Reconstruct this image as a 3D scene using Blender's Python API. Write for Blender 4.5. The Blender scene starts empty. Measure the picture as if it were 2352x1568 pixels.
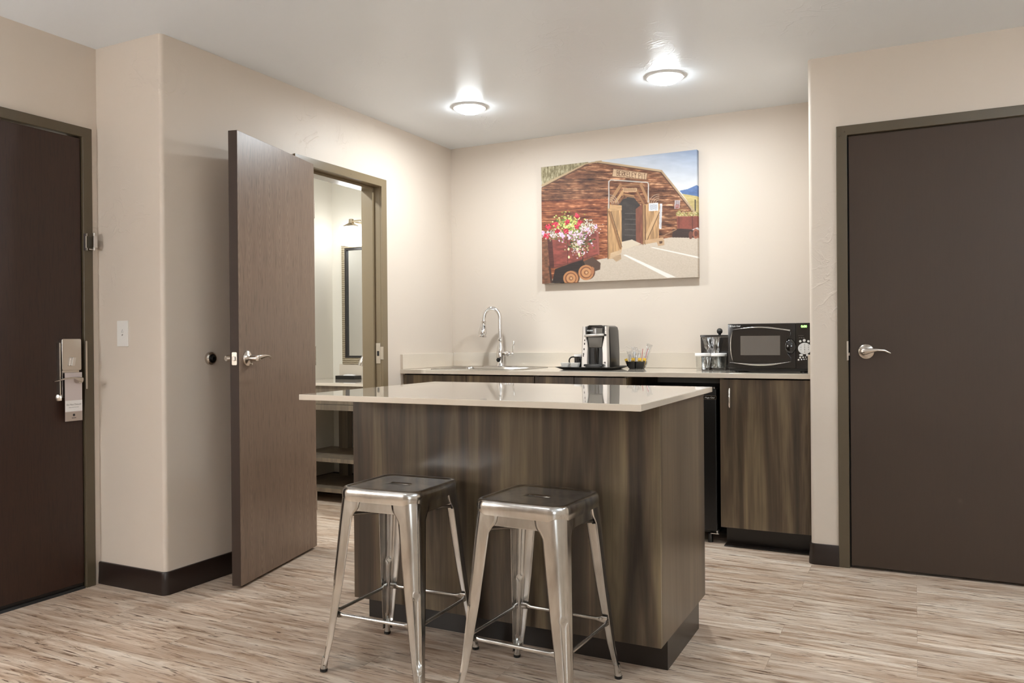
import bpy, bmesh, math, random
import numpy as np
from mathutils import Vector, Matrix
random.seed(7)
S = bpy.context.scene
COL = S.collection
PI = math.pi

# ------------------------------------------------------------------ camera
F_PX, CAM_H = 1840.5, 1.098
RIGHT = Vector((0.89337218, 0.44923795, -0.00845085))
UP = Vector((0.00640287, 0.00607778, 0.99996103))
FWD = Vector((-0.4492718, 0.89339147, -0.00255331))
cd = bpy.data.cameras.new('camera'); cam = bpy.data.objects.new('camera', cd); COL.objects.link(cam)
m = Matrix.Identity(4)
for i in range(3):
    m[i][0], m[i][1], m[i][2] = RIGHT[i], UP[i], -FWD[i]
m[2][3] = CAM_H
cam.matrix_world = m
cd.sensor_width = 36; cd.lens = F_PX * 36 / 2352; cd.clip_start = 0.05
S.camera = cam

def at(x, y, ax, val):
    """point on the plane ax=val seen at photograph pixel x, y (used for measuring)"""
    d = FWD * F_PX + RIGHT * (x - 1176) - UP * (y - 784)
    O = Vector((0, 0, CAM_H)); i = 'xyz'.index(ax)
    return O + d * ((val - O[i]) / d[i])

# ------------------------------------------------------------------ world, view, light levels
S.view_settings.view_transform = 'Standard'; S.view_settings.look = 'None'
S.cycles.caustics_reflective = False; S.cycles.caustics_refractive = False
S.view_settings.gamma = 1; S.view_settings.use_curve_mapping = False
S.view_settings.exposure = 0.80
DOME = 46.0          # kitchen ceiling domes
DOME_W = 8.2         # downward light of each kitchen dome, watts
DOME_ADDED = 40.0     # added unseen domes that brighten the room, one in the bathroom
SCONCE = 6.0
SKY = 5.0
SHADE = 18.0         # shade of the added floor lamp, unseen behind the viewer
UPLIGHT = 430.0      # added unseen torchiere that brightens the ceiling
w = bpy.data.worlds.new('world'); S.world = w; w.use_nodes = True
bg = w.node_tree.nodes['Background']
bg.inputs[0].default_value = (.90, .96, 1, 1); bg.inputs[1].default_value = SKY

# ------------------------------------------------------------------ room numbers (metres)
XS, YB, ZC = -2.913, 4.856, 2.439        # side wall, back wall, ceiling
YE, XE = 2.425, -3.337                   # short wall, entry wall
XR, YR = -0.456, 4.117                   # outer corner at the right, right wall
YREAR, XEAST = -3.2, 2.6
BX, BY = -3.97, 2.545                    # bathroom far wall and near wall
YC, ZT = 4.213, 0.914                    # counter front edge and top
T = 0.12

# ------------------------------------------------------------------ materials
def lin(c):
    c = c / 255.0
    return c / 12.92 if c <= 0.04045 else ((c + 0.055) / 1.055) ** 2.4
def rgb(r, g, b): return (lin(r), lin(g), lin(b), 1)

class NT:
    def __init__(s, name):
        s.m = bpy.data.materials.new(name); s.m.use_nodes = True
        s.t = s.m.node_tree; s.b = s.t.nodes['Principled BSDF']; s.out = s.t.nodes['Material Output']
    def n(s, typ, **kw):
        nd = s.t.nodes.new(typ)
        for k, v in kw.items():
            if k.startswith('i_'):
                nd.inputs[k[2:].replace('_', ' ')].default_value = v
            else: setattr(nd, k, v)
        return nd
    def l(s, a, b): s.t.links.new(a, b)
    def coords(s, scale=(1, 1, 1), loc=(0, 0, 0), rot=(0, 0, 0), obj=True):
        if obj:
            c = s.n('ShaderNodeTexCoord').outputs['Object']
        else:
            c = s.n('ShaderNodeNewGeometry').outputs['Position']
        mp = s.n('ShaderNodeMapping'); mp.inputs['Scale'].default_value = scale
        mp.inputs['Location'].default_value = loc; mp.inputs['Rotation'].default_value = rot
        s.l(c, mp.inputs[0]); return mp.outputs[0]
    def noise(s, vec, scale, detail=3, rough=.55, dist=0):
        nd = s.n('ShaderNodeTexNoise'); nd.inputs['Scale'].default_value = scale
        nd.inputs['Detail'].default_value = detail; nd.inputs['Roughness'].default_value = rough
        nd.inputs['Distortion'].default_value = dist
        s.l(vec, nd.inputs['Vector']); return nd.outputs['Fac']
    def ramp(s, fac, stops, interp='LINEAR'):
        r = s.n('ShaderNodeValToRGB'); e = r.color_ramp; e.interpolation = interp
        while len(e.elements) < len(stops): e.elements.new(0.5)
        for el, (p, c) in zip(e.elements, stops):
            el.position = p; el.color = c if len(c) == 4 else (*c, 1)
        s.l(fac, r.inputs[0]); return r.outputs[0]
    def math(s, op, a, b=None, c=None):
        nd = s.n('ShaderNodeMath', operation=op)
        for i, v in enumerate((a, b, c)):
            if v is None: continue
            if isinstance(v, (int, float)): nd.inputs[i].default_value = v
            else: s.l(v, nd.inputs[i])
        return nd.outputs[0]
    def mix(s, fac, a, b, mode='MIX'):
        nd = s.n('ShaderNodeMix', data_type='RGBA', blend_type=mode)
        for i, v in ((0, fac), (6, a), (7, b)):
            if isinstance(v, (int, float)): nd.inputs[i].default_value = v
            elif isinstance(v, tuple): nd.inputs[i].default_value = v
            else: s.l(v, nd.inputs[i])
        return nd.outputs[2]
    def bump(s, h, strength=.3, dist=.002):
        nd = s.n('ShaderNodeBump'); nd.inputs['Strength'].default_value = strength
        nd.inputs['Distance'].default_value = dist
        s.l(h, nd.inputs['Height']); s.l(nd.outputs[0], s.b.inputs['Normal'])

def plain(name, col, rough=.5, metal=0, bump=0, bscale=60, var=0, spec=None, coat=0, emis=None):
    k = NT(name); b = k.b
    b.inputs['Base Color'].default_value = col; b.inputs['Roughness'].default_value = rough
    b.inputs['Metallic'].default_value = metal
    if spec is not None: b.inputs['Specular IOR Level'].default_value = spec
    if coat: b.inputs['Coat Weight'].default_value = coat; b.inputs['Coat Roughness'].default_value = .08
    v = k.coords()
    nf = k.noise(v, bscale, 4)
    if var:
        d = tuple(c * (1 - var) for c in col[:3]) + (1,); u = tuple(min(1, c * (1 + var)) for c in col[:3]) + (1,)
        k.l(k.mix(nf, d, u), b.inputs['Base Color'])
    if bump: k.bump(nf, bump, .001)
    if emis:
        b.inputs['Emission Color'].default_value = emis[0]; b.inputs['Emission Strength'].default_value = emis[1]
    return k.m

def plaster(name, col, rough=.55, strength=.35, sc=1.0):
    """hand trowelled plaster: faint swirls with sparse thin ridges"""
    k = NT(name)
    v = k.coords(obj=False)
    n1 = k.noise(v, 7 * sc, 3, .5, .9)
    ridge = k.ramp(n1, [(0, (0, 0, 0)), (.478, (0, 0, 0)), (.5, (1, 1, 1)), (.522, (0, 0, 0)), (1, (0, 0, 0))])
    n2 = k.noise(v, 2.3 * sc, 2, .5)
    mask = k.ramp(n2, [(.58, (0, 0, 0)), (.74, (1, 1, 1))])
    n3 = k.noise(v, 26 * sc, 3, .6, .8)
    r2 = k.ramp(n3, [(.45, (0, 0, 0)), (.5, (1, 1, 1)), (.55, (0, 0, 0))])
    h = k.math('MULTIPLY', ridge, mask)
    h2 = k.math('MULTIPLY', k.math('MULTIPLY', r2, mask), .22)
    n4 = k.math('MULTIPLY', k.noise(v, 5, 2), .5)
    h = k.math('ADD', k.math('ADD', h, h2), n4)
    k.bump(h, strength, .004)
    big = k.noise(v, 1.4, 2)
    lo = tuple(c * .97 for c in col[:3]) + (1,); hi = tuple(min(1, c * 1.03) for c in col[:3]) + (1,)
    k.l(k.mix(big, lo, hi), k.b.inputs['Base Color'])
    k.b.inputs['Roughness'].default_value = rough
    return k.m

M = {}
M['wall'] = plaster('wall_paint', rgb(213, 200, 186), .5, .4)
M['wall_bath'] = plaster('bathroom_wall_paint', rgb(222, 216, 204), .5, .25)
M['ceiling'] = plaster('ceiling_paint', rgb(230, 235, 240), .34, .34, .8)

def floor_mat():
    k = NT('plank_floor')
    v = k.coords(obj=False)
    br = k.n('ShaderNodeTexBrick'); br.offset = .37; br.squash = 1
    br.inputs['Color1'].default_value = (0, 0, 0, 1); br.inputs['Color2'].default_value = (1, 1, 1, 1)
    br.inputs['Mortar'].default_value = (.5, .5, .5, 1)
    br.inputs['Scale'].default_value = 1; br.inputs['Mortar Size'].default_value = .0009
    br.inputs['Brick Width'].default_value = 1.22; br.inputs['Row Height'].default_value = .152
    br.inputs['Bias'].default_value = 0
    k.l(v, br.inputs['Vector'])
    sep = k.n('ShaderNodeSeparateXYZ'); k.l(v, sep.inputs[0])
    tone = k.math('MULTIPLY', br.outputs['Color'], 1)
    cx = k.n('ShaderNodeCombineXYZ')
    k.l(k.math('ADD', sep.outputs[0], k.math('MULTIPLY', tone, 9.0)), cx.inputs[0])
    k.l(k.math('ADD', sep.outputs[1], k.math('MULTIPLY', tone, 5.0)), cx.inputs[1])
    vv = cx.outputs[0]
    def st(sx, sy, seed):
        mp = k.n('ShaderNodeMapping'); mp.inputs['Scale'].default_value = (sx, sy, 1)
        mp.inputs['Location'].default_value = (seed, seed * 1.7, 0); k.l(vv, mp.inputs[0]); return mp.outputs[0]
    a = k.noise(st(3.2, 30, 0), 1, 6, .66, .9)
    base = k.ramp(a, [(.26, rgb(110, 86, 70)), (.35, rgb(168, 142, 121)), (.44, rgb(208, 186, 166)), (.57, rgb(230, 215, 199)), (.74, rgb(245, 236, 226))])
    b = k.noise(st(5.5, 62, 4.4), 1, 5, .62, 1.6)
    streak = k.ramp(b, [(.56, (0, 0, 0)), (.64, (1, 1, 1))])
    c = k.mix(k.math('MULTIPLY', streak, .9), base, rgb(98, 72, 54))
    b2 = k.noise(st(1.2, 18, 8.1), 1, 3, .5, .8)
    warm = k.ramp(b2, [(.45, (0, 0, 0)), (.66, (1, 1, 1))])
    c = k.mix(k.math('MULTIPLY', warm, .5), c, rgb(176, 143, 116))
    kn = k.noise(st(9, 40, 2.2), 1, 2, .5, .4)
    knot = k.ramp(kn, [(.735, (0, 0, 0)), (.78, (1, 1, 1))])
    c = k.mix(k.math('MULTIPLY', knot, .8), c, rgb(70, 48, 36))
    tn = k.ramp(tone, [(0, rgb(228, 222, 216)), (1, rgb(255, 252, 248))])
    c = k.mix(1.0, c, tn, 'MULTIPLY')
    c = k.mix(k.math('MULTIPLY', br.outputs['Fac'], .35), c, rgb(120, 95, 76))
    k.l(c, k.b.inputs['Base Color'])
    k.l(k.math('ADD', k.math('MULTIPLY', a, .16), .24), k.b.inputs['Roughness'])
    k.bump(k.math('SUBTRACT', k.math('MULTIPLY', b, .4), br.outputs['Fac']), .12, .001)
    return k.m
M['floor'] = floor_mat()

def laminate(name, seed=0, dark=rgb(40, 31, 24), mid=rgb(74, 61, 48), light=rgb(118, 103, 80), rough=.34):
    k = NT(name)
    v = k.coords((1, 1, 1), (seed, seed * .7, 0), obj=False)
    def st(sx, sz, o):
        mp = k.n('ShaderNodeMapping'); mp.inputs['Scale'].default_value = (sx, sx, sz)
        mp.inputs['Location'].default_value = (o, o, o); k.l(v, mp.inputs[0]); return mp.outputs[0]
    a = k.noise(st(11, .8, 1), 1, 4, .6, .5)
    base = k.ramp(a, [(.28, dark), (.46, mid), (.68, light)])
    b = k.noise(st(34, 1.1, 5), 1, 3, .6, .4)
    fine = k.ramp(b, [(.3, (.72, .72, .72)), (.7, (1.22, 1.2, 1.16))])
    c = k.mix(1.0, base, fine, 'MULTIPLY')
    g = k.noise(st(150, 3, 9), 1, 2)
    c = k.mix(k.math('MULTIPLY', k.ramp(g, [(.55, (0, 0, 0)), (.7, (1, 1, 1))]), .25), c, dark)
    k.l(c, k.b.inputs['Base Color']); k.b.inputs['Roughness'].default_value = rough
    return k.m
M['lam'] = laminate('dark_walnut_laminate')
M['lam2'] = laminate('dark_walnut_laminate_cabinet', 3.3, rgb(48, 38, 29), rgb(82, 68, 53), rgb(132, 114, 88))
M['lam_bath'] = laminate('vanity_laminate', 1.3, rgb(84, 72, 60), rgb(108, 96, 82), rgb(128, 114, 98), .35)
M['lam_side'] = laminate('dark_walnut_laminate_end', 7.1, rgb(70, 58, 47), rgb(88, 74, 60), rgb(106, 91, 74), .3)  # lighter copy for the right end panel, floor reflection in its colour
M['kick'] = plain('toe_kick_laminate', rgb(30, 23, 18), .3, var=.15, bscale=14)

def doorwood(name, dark, mid, light, rough, cath=True):
    """stained oak veneer: fine vertical pores with cathedral arches"""
    k = NT(name)
    v = k.coords()
    mp = k.n('ShaderNodeMapping'); mp.inputs['Scale'].default_value = (1, 1, .11); k.l(v, mp.inputs[0])
    sp = k.n('ShaderNodeSeparateXYZ'); k.l(v, sp.inputs[0])
    wob = k.math('MULTIPLY', k.math('SUBTRACT', k.noise(mp.outputs[0], 9, 3), .5), .05)
    u = k.math('SUBTRACT', k.math('PINGPONG', k.math('ADD', k.math('ADD', sp.outputs[0], .03), wob), .088), .044)
    uu = k.math('MULTIPLY', k.math('MULTIPLY', u, u), 130)
    ph = k.math('MULTIPLY', k.math('SUBTRACT', sp.outputs[2], uu), 150)
    arch = k.math('ADD', k.math('MULTIPLY', k.math('SINE', ph), .5), .5)
    inner = k.ramp(k.math('ABSOLUTE', u), [(0, (1, 1, 1)), (.022, (.9, .9, .9)), (.036, (0, 0, 0))])
    zm = k.ramp(k.noise(k.coords((1.5, 1, .9), (4, 0, 2)), 1.6, 1), [(.42, (.15, .15, .15)), (.6, (1, 1, 1))])
    cathed = k.math('MULTIPLY', k.math('MULTIPLY', arch, inner), zm)
    mp2 = k.n('ShaderNodeMapping'); mp2.inputs['Scale'].default_value = (170, 170, 9); k.l(v, mp2.inputs[0])
    f = k.noise(mp2.outputs[0], 1, 3, .6)
    pore = k.ramp(f, [(.5, (0, 0, 0)), (.66, (1, 1, 1))])
    big = k.noise(v, 2.2, 2)
    c = k.mix(k.math('MULTIPLY', cathed, .38 if cath else .06), mid, light)
    c = k.mix(k.math('MULTIPLY', pore, .6 if cath else .15), c, dark)
    c = k.mix(k.math('MULTIPLY', big, .35), c, dark)
    k.l(c, k.b.inputs['Base Color'])
    k.b.inputs['Roughness'].default_value = rough
    k.bump(pore, -.12 if cath else -.04, .001)
    return k.m
M['leaf2'] = doorwood('stained_oak_bathroom_door', rgb(88, 70, 57), rgb(134, 112, 95), rgb(164, 141, 121), .38)
M['leaf1'] = doorwood('stained_oak_entry_door', rgb(34, 18, 11), rgb(54, 32, 21), rgb(62, 38, 26), .46)
M['leaf3'] = doorwood('stained_smooth_door', rgb(46, 33, 22), rgb(62, 45, 31), rgb(68, 51, 36), .55, False)
M['edge'] = plain('door_edge_paint', rgb(56, 40, 29), .6, var=.06)
M['frame'] = plain('olive_brown_frame_paint', rgb(88, 77, 60), .27, bump=.02, bscale=200)
M['frame_lit'] = plain('olive_brown_frame_paint_lit', rgb(124, 108, 84), .25, bump=.02, bscale=200)  # same frame paint, lightened for the light on the bathroom doorway
M['base'] = plain('rubber_base', rgb(38, 27, 22), .33, bump=.08, bscale=9, var=.15)

def quartz(name, col):
    k = NT(name); v = k.coords(obj=False)
    n = k.noise(v, 330, 2); s = k.ramp(n, [(.62, (0, 0, 0)), (.72, (1, 1, 1))])
    c = k.mix(k.math('MULTIPLY', s, .25), col, rgb(170, 155, 135))
    k.l(c, k.b.inputs['Base Color']); k.b.inputs['Roughness'].default_value = .045
    k.b.inputs['Coat Weight'].default_value = .5; k.b.inputs['Coat Roughness'].default_value = .02
    return k.m
M['quartz'] = quartz('cream_quartz', rgb(212, 200, 184))
M['black'] = plain('black_plastic', rgb(22, 20, 19), .28)
M['blackgloss'] = plain('gloss_black_plastic', rgb(26, 23, 22), .1, coat=.4)
M['blackmatte'] = plain('matte_black', rgb(16, 14, 13), .6)
M['fridge'] = plain('black_fridge_enamel', rgb(14, 13, 13), .3)
M['chrome'] = plain('chrome', rgb(225, 222, 220), .06, 1)
M['satin'] = plain('satin_nickel', rgb(205, 197, 188), .24, 1)
M['steel'] = plain('stainless_steel', rgb(188, 184, 178), .2, 1, bump=.03, bscale=150)
M['white'] = plain('white_plastic', rgb(232, 228, 222), .4)
M['paper'] = plain('white_paper', rgb(236, 232, 228), .7)
M['silver'] = plain('silver_plastic', rgb(188, 182, 176), .3, .55)
M['grey'] = plain('grey_print', rgb(120, 114, 110), .5)
M['greyp'] = plain('brew_head_grey', rgb(96, 90, 82), .35)
M['dark'] = plain('dark_print', rgb(40, 36, 34), .5)
M['screen'] = plain('microwave_screen', rgb(104, 96, 88), .35, bump=.1, bscale=900)
M['glassdk'] = plain('dark_door_glass', rgb(30, 26, 24), .07, coat=.5)
M['trimwhite'] = plain('white_trim_metal', rgb(225, 224, 222), .35)
M['yellow'] = plain('yellow_paper', rgb(224, 178, 62), .6)
M['red'] = plain('red_plastic', rgb(170, 40, 36), .4)
M['brass'] = plain('brushed_nickel', rgb(196, 182, 160), .28, 1)
M['tagp'] = plain('hanger_card', rgb(206, 192, 188), .35)
M['tagb'] = plain('hanger_card_band', rgb(176, 160, 148), .35)
M['screw'] = plain('screw_head', rgb(200, 195, 188), .25, 1)

def stool_metal():
    k = NT('galvanised_gunmetal'); v = k.coords()
    mp = k.n('ShaderNodeMapping'); mp.inputs['Scale'].default_value = (9, 9, 2.5); k.l(v, mp.inputs[0])
    n = k.noise(mp.outputs[0], 1.6, 4, .6, .6)
    k.l(k.ramp(n, [(.3, rgb(172, 169, 166)), (.55, rgb(198, 196, 192)), (.75, rgb(222, 219, 214))]), k.b.inputs['Base Color'])
    k.l(k.ramp(n, [(.3, (.13,) * 3), (.7, (.25,) * 3)]), k.b.inputs['Roughness'])
    k.b.inputs['Metallic'].default_value = 1
    k.bump(k.noise(v, 14, 2), .05, .004)
    return k.m
M['stool'] = stool_metal()
M['seat'] = plain('gunmetal_seat', rgb(128, 120, 112), .30, 1, var=.06, bscale=8)

def emit(name, col, strength):
    k = NT(name); k.b.inputs['Base Color'].default_value = (1, 1, 1, 1)
    k.b.inputs['Emission Color'].default_value = col; k.b.inputs['Emission Strength'].default_value = strength
    return k.m
M['dome'] = emit('frosted_dome', (.89, .96, 1, 1), DOME)
M['dome_added'] = emit('frosted_dome_added', (.90, .96, 1, 1), DOME_ADDED)
M['lampshade'] = emit('added_lamp_shade', (.97, .98, .98, 1), SHADE)
M['uplight'] = emit('added_uplight_glow', (.84, .94, 1, 1), UPLIGHT)
M['shade'] = emit('opal_glass_shade', (.93, .97, 1, 1), SCONCE)
M['led'] = emit('green_led', (.16, 1, .04, 1), 3.0)

def glass(name, col=(1, 1, 1, 1), rough=.02, alpha=.25):
    k = NT(name); t = k.t
    tr = k.n('ShaderNodeBsdfTransparent'); tr.inputs[0].default_value = col
    gl = k.n('ShaderNodeBsdfGlossy'); gl.inputs['Roughness'].default_value = rough
    fr = k.n('ShaderNodeLayerWeight'); fr.inputs[0].default_value = .5
    f = k.math('ADD', k.math('MULTIPLY', k.math('POWER', fr.outputs['Facing'], 4), .7), alpha)
    mx = k.n('ShaderNodeMixShader'); k.l(f, mx.inputs[0]); k.l(tr.outputs[0], mx.inputs[1]); k.l(gl.outputs[0], mx.inputs[2])
    k.l(mx.outputs[0], k.out.inputs[0]); return k.m
M['glass'] = glass('clear_glass', (.985, .99, .985, 1), .02, .05)
M['film'] = glass('crinkled_clear_film', (.94, .94, .95, 1), .18, .34)
M['pane'] = glass('window_pane', (.97, .98, .98, 1), .0, .0)

def mirror_frame_mat():
    k = NT('ribbed_champagne_frame'); v = k.coords()
    wv = k.n('ShaderNodeTexWave'); wv.bands_direction = 'Z'; wv.inputs['Scale'].default_value = 22; wv.inputs['Distortion'].default_value = 3
    k.l(v, wv.inputs['Vector']); k.l(k.mix(wv.outputs['Fac'], rgb(134, 120, 96), rgb(196, 184, 162)), k.b.inputs['Base Color'])
    k.b.inputs['Metallic'].default_value = .6; k.b.inputs['Roughness'].default_value = .4; k.bump(wv.outputs['Fac'], .5, .003)
    return k.m
M['mframe'] = mirror_frame_mat()
M['mirror'] = plain('mirror_glass', rgb(240, 242, 242), .01, 1)

# ------------------------------------------------------------------ mesh helpers
def box(bm, x0, x1, y0, y1, z0, z1):
    x0, x1 = sorted((x0, x1)); y0, y1 = sorted((y0, y1)); z0, z1 = sorted((z0, z1))
    v = [bm.verts.new(p) for p in ((x0,y0,z0),(x1,y0,z0),(x1,y1,z0),(x0,y1,z0),(x0,y0,z1),(x1,y0,z1),(x1,y1,z1),(x0,y1,z1))]
    for f in ((0,3,2,1),(4,5,6,7),(0,1,5,4),(1,2,6,5),(2,3,7,6),(3,0,4,7)): bm.faces.new([v[i] for i in f])
    return bm
def B(*a):
    bm = bmesh.new()
    if a: box(bm, *a)
    return bm
def loft(bm, rings, cap0=True, cap1=True, closed=True):
    R = [[bm.verts.new(p) for p in r] for r in rings]
    n = len(R[0])
    for i in range(len(R) - 1):
        for j in range(n if closed else n - 1):
            k = (j + 1) % n
            bm.faces.new((R[i][j], R[i][k], R[i+1][k], R[i+1][j]))
    if cap0: bm.faces.new(R[0][::-1])
    if cap1: bm.faces.new(R[-1])
    return bm
def prism(bm, pts, h0, h1, ax='z'):
    def p3(p, h):
        return {'z': (p[0], p[1], h), 'y': (p[0], h, p[1]), 'x': (h, p[0], p[1])}[ax]
    return loft(bm, [[p3(p, h0) for p in pts], [p3(p, h1) for p in pts]])
def lathe(bm, prof, n=32, Mx=None, cap0=True, cap1=True):
    rings = [[(max(r, 1e-5) * math.cos(2*PI*i/n), max(r, 1e-5) * math.sin(2*PI*i/n), z) for i in range(n)] for r, z in prof]
    if Mx is not None: rings = [[tuple(Mx @ Vector(p)) for p in r] for r in rings]
    return loft(bm, rings, cap0, cap1)
def cyl(bm, p0, p1, r0, r1=None, n=24):
    p0, p1 = Vector(p0), Vector(p1); d = p1 - p0
    q = d.to_track_quat('Z', 'Y').to_matrix().to_4x4(); q.translation = p0
    return lathe(bm, [(r0, 0), (r1 if r1 is not None else r0, d.length)], n, q)
def tube(bm, pts, rad, n=14, caps=True, up=(0, 0, 1)):
    """pts: points; rad: number, list of numbers, or list of (a, b) half-axes"""
    pts = [Vector(p) for p in pts]; N = len(pts); rings = []; prev = None
    for i, p in enumerate(pts):
        d = (pts[min(i+1, N-1)] - pts[max(i-1, 0)]).normalized()
        if prev is None:
            u = Vector(up); u = u - d * u.dot(d)
            if u.length < 1e-3: u = Vector((1, 0, 0)) - d * d.x
        else: u = prev - d * prev.dot(d)
        u.normalize(); prev = u; v = d.cross(u)
        r = rad[i] if isinstance(rad, (list, tuple)) else rad
        a, b = r if isinstance(r, (list, tuple)) else (r, r)
        rings.append([tuple(p + u * (a * math.cos(2*PI*j/n)) + v * (b * math.sin(2*PI*j/n))) for j in range(n)])
    return loft(bm, rings, caps, caps)
def rrect(cx, cy, w, h, r, n=6):
    """rounded rectangle outline, half sizes w, h"""
    out = []
    for k, (sx, sy) in enumerate(((1, 1), (-1, 1), (-1, -1), (1, -1))):
        for i in range(n + 1):
            a = PI/2 * (k + i / n)
            out.append((cx + sx * (w - r) + r * math.cos(a), cy + sy * (h - r) + r * math.sin(a)))
    return out
def bez(p0, p1, p2, p3, n=12):
    p0, p1, p2, p3 = map(Vector, (p0, p1, p2, p3))
    return [p0*(1-t)**3 + p1*3*t*(1-t)**2 + p2*3*t*t*(1-t) + p3*t**3 for t in [i/n for i in range(n+1)]]
def frame_bm(x0, x1, z0, z1, y0, y1, w, wt=None, bottom=True):
    """rectangular frame in the XZ plane (members of width w), as mitred solid"""
    bm = bmesh.new(); wt = wt or w
    if bottom:
        o = [(x0, z0), (x1, z0), (x1, z1), (x0, z1)]; i = [(x0+w, z0+w), (x1-w, z0+w), (x1-w, z1-wt), (x0+w, z1-wt)]
        for k in range(4):
            q = [o[k], o[(k+1) % 4], i[(k+1) % 4], i[k]]; prism(bm, q, y0, y1, 'y')
    else:
        prism(bm, [(x0, z0), (x0+w, z0), (x0+w, z1-wt), (x1-w, z1-wt), (x1-w, z0), (x1, z0), (x1, z1), (x0, z1)], y0, y1, 'y')
    return bm

def obj(name, bm, mt, parent=None, bevel=0, smooth=35, seg=2, solid=0, loc=None):
    bmesh.ops.recalc_face_normals(bm, faces=bm.faces[:])
    me = bpy.data.meshes.new(name); bm.to_mesh(me); bm.free()
    me.polygons.foreach_set('use_smooth', [True] * len(me.polygons))
    me.set_sharp_from_angle(angle=math.radians(smooth))
    o = bpy.data.objects.new(name, me); COL.objects.link(o)
    if mt is not None: me.materials.append(M[mt] if isinstance(mt, str) else mt)
    if parent is not None: o.parent = parent
    if loc: o.location = loc
    if solid:
        s = o.modifiers.new('solid', 'SOLIDIFY'); s.thickness = solid; s.offset = 0
    if bevel:
        b = o.modifiers.new('bevel', 'BEVEL'); b.width = bevel; b.segments = seg; b.limit_method = 'ANGLE'
        b.angle_limit = math.radians(40); b.harden_normals = True
    return o
def tag(o, label, cat, group=None):
    o['label'] = label; o['category'] = cat
    if group: o['group'] = group
    return o
def thing(name, label, cat, loc=(0, 0, 0), rz=0, group=None):
    o = bpy.data.objects.new(name, None); COL.objects.link(o); o.empty_display_size = .1
    o.location = loc; o.rotation_euler = (0, 0, rz)
    return tag(o, label, cat, group)
def struct(o): o['kind'] = 'structure'; return o
def sgroup(name, loc, rz=0):
    o = bpy.data.objects.new(name, None); COL.objects.link(o); o.location = loc; o.rotation_euler = (0, 0, rz)
    return struct(o)
def copy_tree(o, parent=None):
    c = o.copy(); COL.objects.link(c)
    if parent is not None: c.parent = parent
    for ch in [k for k in bpy.data.objects if k.parent == o]: copy_tree(ch, c)
    return c
def text(name, body, size, mt, parent, loc, rot=(PI/2, 0, 0), ext=.0004, align='LEFT', bold=0, sx=1):
    cu = bpy.data.curves.new(name, 'FONT'); cu.body = body; cu.size = size; cu.extrude = ext
    cu.align_x = align; cu.align_y = 'CENTER'; cu.offset = bold
    t = bpy.data.objects.new(name, cu); COL.objects.link(t)
    dg = bpy.context.evaluated_depsgraph_get(); dg.update()
    me = bpy.data.meshes.new_from_object(t.evaluated_get(dg))
    bpy.data.objects.remove(t)
    me.name = name; me.materials.clear(); me.materials.append(M[mt])
    o = bpy.data.objects.new(name, me); COL.objects.link(o); o.parent = parent
    o.location = loc; o.rotation_euler = rot; o.scale = (sx, 1, 1)
    return o

# ------------------------------------------------------------------ shell
struct(obj('floor', B(-4.25, XEAST + T, YREAR - T, YB + T, -.1, 0), 'floor'))
struct(obj('ceiling', B(-4.25, XEAST + T, YREAR - T, YB + T, ZC, ZC + .1), 'ceiling'))
def arc_corner(cx, cy, r, a0, a1, n=6):
    return [(cx + r * math.cos(math.radians(a0 + (a1 - a0) * i / n)), cy + r * math.sin(math.radians(a0 + (a1 - a0) * i / n))) for i in range(n + 1)]
# left side wall with the short wall, bullnose corner; doorway hole
HY0, HY1, HZ = 3.292, 4.028, 2.048
bm = bmesh.new(); r = .018
prism(bm, [(XS - T, BY + .0), (XS - T, HY0), (XS, HY0), (XS, YE + r)] + arc_corner(XS - r, YE + r, r, 0, -90)[1:] + [(XE, YE), (XE, BY)], 0, ZC)
box(bm, XS - T, XS, HY1, YB, 0, ZC); box(bm, XS - T, XS, HY0, HY1, HZ, ZC)
struct(obj('wall_left', bm, 'wall', smooth=30))
struct(obj('wall_back', B(-4.09, XR + T, YB, YB + T, 0, ZC), 'wall'))
# right wall with return and bullnose corner; closed door hole
DX0, DX1 = -.276, .638
bm = bmesh.new()
prism(bm, [(XR, YB), (XR, YR + r)] + arc_corner(XR + r, YR + r, r, 180, 270)[1:] + [(DX0 - .012, YR), (DX0 - .012, YR + T), (XR + T, YR + T), (XR + T, YB)], 0, ZC)
box(bm, DX1 + .012, XEAST, YR, YR + T, 0, ZC); box(bm, DX0 - .012, DX1 + .012, YR, YR + T, 2.057, ZC)
struct(obj('wall_right', bm, 'wall', smooth=30))
struct(obj('wall_backing_right', B(DX0 - .2, DX1 + .2, YR + .4, YR + .5, 0, ZC), 'wall'))  # unseen backing, added to keep sky light out of the door gaps
# entry wall, door hole
EY1, EY0 = 2.343, 1.429
bm = bmesh.new()
box(bm, XE - T, XE, EY1 + .012, BY, 0, ZC); box(bm, XE - T, XE, YREAR, EY0 - .012, 0, ZC); box(bm, XE - T, XE, EY0 - .012, EY1 + .012, 2.025, ZC)
struct(obj('wall_entry', bm, 'wall'))
struct(obj('wall_backing_entry', B(XE - .6, XE - .5, EY0 - .3, EY1 + .3, 0, ZC), 'wall'))  # unseen backing behind the entry door, added to block the sky
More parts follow.
